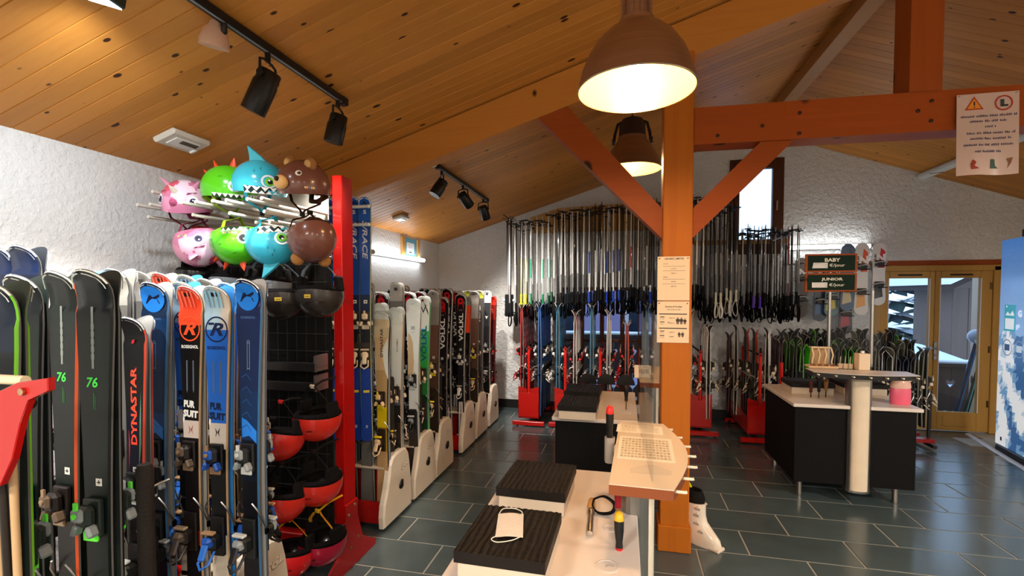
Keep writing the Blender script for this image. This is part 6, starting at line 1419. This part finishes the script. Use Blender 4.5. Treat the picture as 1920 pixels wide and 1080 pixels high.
for j in range(nz_):
    for i in range(nx):
        a_ = j * (nx + 1) + i; q4 = (a_, a_ + 1, a_ + nx + 2, a_ + nx + 1)
        for tr in ((q4[0], q4[1], q4[2]), (q4[0], q4[2], q4[3])): cx_ = sum(vs[v][0] for v in tr) / 3; cz_ = sum(vs[v][1] for v in tr) / 3; fs.append(tr); cc.append(shade_at(cx_, cz_))
b.add([pf(*v) for v in vs], fs, cc)
pf2 = plane(pa - nd * .001 + Vector((0, 0, .075)), ud, (0, 0, 1)); pf3 = plane(pa - nd * .002 + Vector((0, 0, .075)), ud, (0, 0, 1))
quad2(b, pf2, .10, .30, 1.20, 1.47, '#2aa0b0'); quad2(b, pf3, .12, .28, 1.22, 1.33, '#e8f0f2'); poly2(b, pf3, [(.12, 1.36), (.16, 1.40), (.2, 1.37), (.25, 1.41), (.28, 1.36)], '#e8f0f2'); disc2(b, pf3, .14, 1.45, .01, '#ffffff')
text(b, 'G', pf2, .07, '#f0f4f6', bold=.05, cx=.37, cy=1.385); text(b, 'gn', pf2, .05, '#f0f4f6', cx=.34, cy=1.25, rz=12)
for cx_, col_ in ((.17, '#2a4468'), (.38, '#c8d4dc')): ring2(b, pf2, cx_, 1.03, .076, .084, '#2a4468' if cx_ < .3 else '#8a98a8'); quad2(b, pf3, cx_ - .045, cx_ + .045, 1.0, 1.065, col_)
quad2(b, pf2, .10, .13, .05, .09, '#10141c'); b.build('print', 'lit', t, og)
b = B(); b.box(pa + ud * .35 + nd * .06 + Vector((0, 0, 2.26)), (.16, .06, .1), '#101012', mrot, .02); b.build('top_clamp', 'satin', t, og)

# ================================================================== OUTSIDE
b = B(); b.bx(-14, 18, 7.14, 60, -.35, -.25, '#dfe8f4'); o = struct(b, 'snow_ground', 'snow')
b = B(); b.bx(-3.5, 6.5, 7.13, 9.0, -.12, -.02, '#9a9a98'); struct(b, 'balcony_floor', 'matte')
t = thing('balustrade', 'dark board balustrade with heart shaped cutouts outside the glazed door', 'balustrade', (.3, 8.1, -.1)); og = t.location
BW, BH = .30, 1.0
def halfheart(s_, z, r):  # notch on board edge x = s_*BW/2
    e = s_ * BW / 2; return [(e, z - r), (e - s_ * r * .55, z - r * .35), (e - s_ * r * .85, z + r * .2), (e - s_ * r * .6, z + r * .62), (e - s_ * r * .2, z + r * .6), (e, z + r * .3)]
pts = [(-BW / 2, 0), (BW / 2, 0)] + halfheart(1, .30, .13) + halfheart(1, .78, .07) + [(BW / 2, BH), (-BW / 2, BH)] + [p for p in halfheart(-1, .78, .07)][::-1] + [p for p in halfheart(-1, .30, .13)][::-1]
bb = B(); bb.prism(pts, .03, '#3a302c', rot(x=90)); first = None
for i in range(-9, 8):
    if first is None: first = bb.build('balustrade_board', 'fencewood', t); o = first
    else: o = first.copy(); COL.objects.link(o)
    o.location = (i * (BW + .004), 0, .03)
b = B(); b.bx(-2.8, 2.3, -.07, .03, 1.03, 1.09, '#3a302c', .01); b.build('hand_rail', 'fencewood', t)
b = B(); b.bx(-2.8, 2.3, -.08, .04, 1.09, 1.14, '#e8f0f8', .02); b.build('snow_cap', 'snow', t)
ob_ = t; t = dup(ob_, (5.0, 8.1, -.42), 0, 'dark board balustrade with heart cutouts and snow seen through both door panes')
t = thing('porch_post', 'pale square porch post outside the right door pane', 'post', (4.62, 7.6, 0)); b = B(); b.bx(-.09, .09, -.09, .09, 0, 2.7, '#c8b4a0', .01); b.build('timber', wood('porch_timber', '#c0a890', '#a08a74', axis='z', kd=.6), t)
for x, z in ((-.02, 1.75), (.02, 1.2)): b = B(); b.lathe([(.02, 0), (.02, .01), (0, .012)], '#6a5a50', 10, TR(x, -.09, z, rx=90)); b.build('bolt_head', 'metal', t)
def chalet(label, x, y, w, d, h, rh, wall, base=0.0, mat='chalet', wins=()):
    t = thing('chalet', label, 'house', (x, y, base)); b = B(); n = int(w / .3)
    for i in range(n): b.box((-w / 2 + w * (i + .5) / n, -d / 2, h / 2), (w / n - .01, .06, h), wall, None, .004)
    b.bx(-w / 2, w / 2, -d / 2 + .02, d / 2, 0, h, wall); b.build('wall', mat, t)
    e = .5; pts = [(-w / 2 - e, h - .15), (0, h + rh), (w / 2 + e, h - .15), (w / 2 + e, h - .02), (0, h + rh + .15), (-w / 2 - e, h - .02)]
    b = B(); b.prism(pts, d + 1.2, '#4a3a32', Matrix.Translation((0, d / 2 + .4, 0)) @ rot(x=90)); b.build('roof', 'fencewood', t)
    pts = [(-w / 2 - e - .05, h - .02), (0, h + rh + .15), (w / 2 + e + .05, h - .02), (w / 2 + e + .05, h + .25), (0, h + rh + .5), (-w / 2 - e - .05, h + .25)]
    b = B(); b.prism(pts, d + 1.3, '#eef4fa', Matrix.Translation((0, d / 2 + .4, 0)) @ rot(x=90)); b.build('roof_snow', 'snow', t)
    b = B(); g_ = [(-w / 2, h - .1), (w / 2, h - .1), (0, h + rh)]; b.prism(g_, .1, wall, Matrix.Translation((0, -d / 2 + .05, 0)) @ rot(x=90)); b.build('gable', mat, t)
    for wx, wz, ww_, wh in wins:
        b = B(); b.bx(wx - ww_ / 2 - .08, wx + ww_ / 2 + .08, -d / 2 - .06, -d / 2 - .02, wz - .08, wz + wh + .08, '#d8d4d8', .01); wn = b.build('window', 'satin', t); b = B(); b.bx(wx - ww_ / 2, wx + ww_ / 2, -d / 2 - .075, -d / 2 - .058, wz, wz + wh, '#202a3a'); b.build('pane', 'gloss', wn)
        for s_ in (-1, 1): b = B(); b.bx(wx + s_ * (ww_ * .75 + .12) - ww_ * .25, wx + s_ * (ww_ * .75 + .12) + ww_ * .25, -d / 2 - .09, -d / 2 - .05, wz - .05, wz + wh + .05, '#9a8cb0', .01); b.build('shutter', 'satin', t)
chalet('pale chalet with lavender shutters and snow roof beyond the low window', -.5, 11.5, 4.2, 2.4, 1.9, .9, '#b8aed0', -.3, mat='satin', wins=((-.9, .9, .8, 1.2), (1.0, .9, .8, 1.2)))
chalet('brown chalet with thick snow roof seen through right door pane', 9.95, 14.6, 4.4, 1.6, 2.5, 1.3, '#6a5a58', -.6, wins=((-.8, 1.0, .7, 1.0),))
t = thing('snowy_shed', 'low building with deep snow roof seen through the left door pane', 'shed', (5.7, 12.0, -1.15)); b = B(); b.bx(-1.8, 1.6, 0, 2.6, 0, 1.1, '#4c5260'); b.build('wall', 'chalet', t)
b = B(); b.prism([(-2.1, 1.05), (1.9, 1.05), (1.5, 1.32), (.4, 1.75), (-.8, 1.8), (-2.1, 1.6)], 3.0, '#e8f2fc', Matrix.Translation((0, 2.8, 0)) @ rot(x=90)); b.build('roof_snow', 'snow', t)
def conifer(label, x, y, h, r, seed):
    rr = random.Random(seed); t = thing('snowy_conifer', label, 'tree', (x, y, -.3), 0, 'snow laden conifers outside'); b = B(); c = B(); n = 14
    for L_ in range(n):
        z0 = h * (.08 + .9 * L_ / n); rad = r * (1 - L_ / n) ** .8
        for i in range(11):
            a = rr.uniform(0, 6.28); l = rad * rr.uniform(.7, 1.1); dz = -.25 * l; p = Vector((0, 0, z0)); q = Vector((math.cos(a) * l, math.sin(a) * l, z0 + dz)); sd = Vector((-math.sin(a), math.cos(a), 0)) * (l * .24)
            mm = p * .45 + q * .55 + Vector((0, 0, .06)); b.add([p, mm - sd, q, mm + sd, mm - Vector((0, 0, .12))], [(0, 1, 4), (1, 2, 4), (2, 3, 4), (3, 0, 4), (0, 3, 1), (1, 3, 2)], rr.choice(('#1c3434', '#24403c', '#182c30')))
            if rr.random() < .6: u = Vector((0, 0, .05)); c.add([p * .5 + mm * .5 + u, mm - sd * .6 + u, q * .92 + mm * .08 + u, mm + sd * .6 + u, mm + u * 2.4], [(0, 1, 4), (1, 2, 4), (2, 3, 4), (3, 0, 4)], '#dce8f4')
    b.build('branches', 'foliage', t); c.build('snow', 'snow', t); d = B(); d.tube([(0, 0, 0), (0, 0, h * .9)], [.16, .03], '#3a2c24', 7); d.build('trunk', 'matte', t)
for i, (x, y, h, r) in enumerate(((7.9, 17.6, 6.6, 1.8), (7.2, 22.5, 7.0, 1.9), (1.9, 17.5, 6.0, 1.4), (12.9, 23.0, 7.5, 2.3), (1.2, 20.0, 6.5, 2.0), (-3.8, 19.0, 6.5, 2.2))):
    conifer(('snowy dark conifer outside, %s' % ('straight behind the left door pane', 'right of centre behind the door', 'behind the back wall left of door', 'far right behind the brown chalet', 'left of the shed far off', 'far left behind the pale chalet')[i]), x, y, h, r, i + 2)
# skis and poles leaning outside the right pane
for i in range(11):
    t = thing('outdoor_ski_pole', 'ski pole leaning outside the right door pane, %s from the left' % ORD[i], 'ski pole', (4.08 + .035 * i, 7.22 + .03 * (i % 3), -.02), 0, 'ski poles leaning outside the door')
    b = B(); col_ = ('#1c2a48', '#101216', '#3a78b8', '#14181c', '#58c8b0', '#101114', '#a8a8b0', '#b83a50', '#14161a', '#2a4a90', '#101216')[i]; b.tube([(0, 0, 0), (.30, .10, 1.12)], .013, col_, 7); b.build('shaft', 'gloss', t)
    b = B(); b.tube([(.295, .10, 1.10), (.335, .11, 1.24)], .019, ('#16161a', '#5a3ab0')[i % 4 == 3], 8); b.build('grip', 'rubber', t)
    b = B(); b.lathe([(.035, .08), (.01, .1)], '#202024', 10, TR(.02, 0, 0, ry=12)); b.build('basket', 'satin', t)
t = thing('hanging_helmet_outside', 'grey helmet hung on the leaning poles outside the right pane', 'helmet', (4.36, 7.25, 1.12)); b = B(); b.sphere((0, 0, 0), .11, '#9aa4b4', 16, 10, (1, 1, .85)); b.build('shell', 'gloss', t); b = B(); b.tube([(-.08, -.08, -.04), (-.04, -.1, -.16), (.05, -.08, -.04)], .012, '#c8ccd4', 6); b.build('chin_strap', 'fabric', t)
print('POLES', nP[0], 'objects', len(bpy.data.objects))
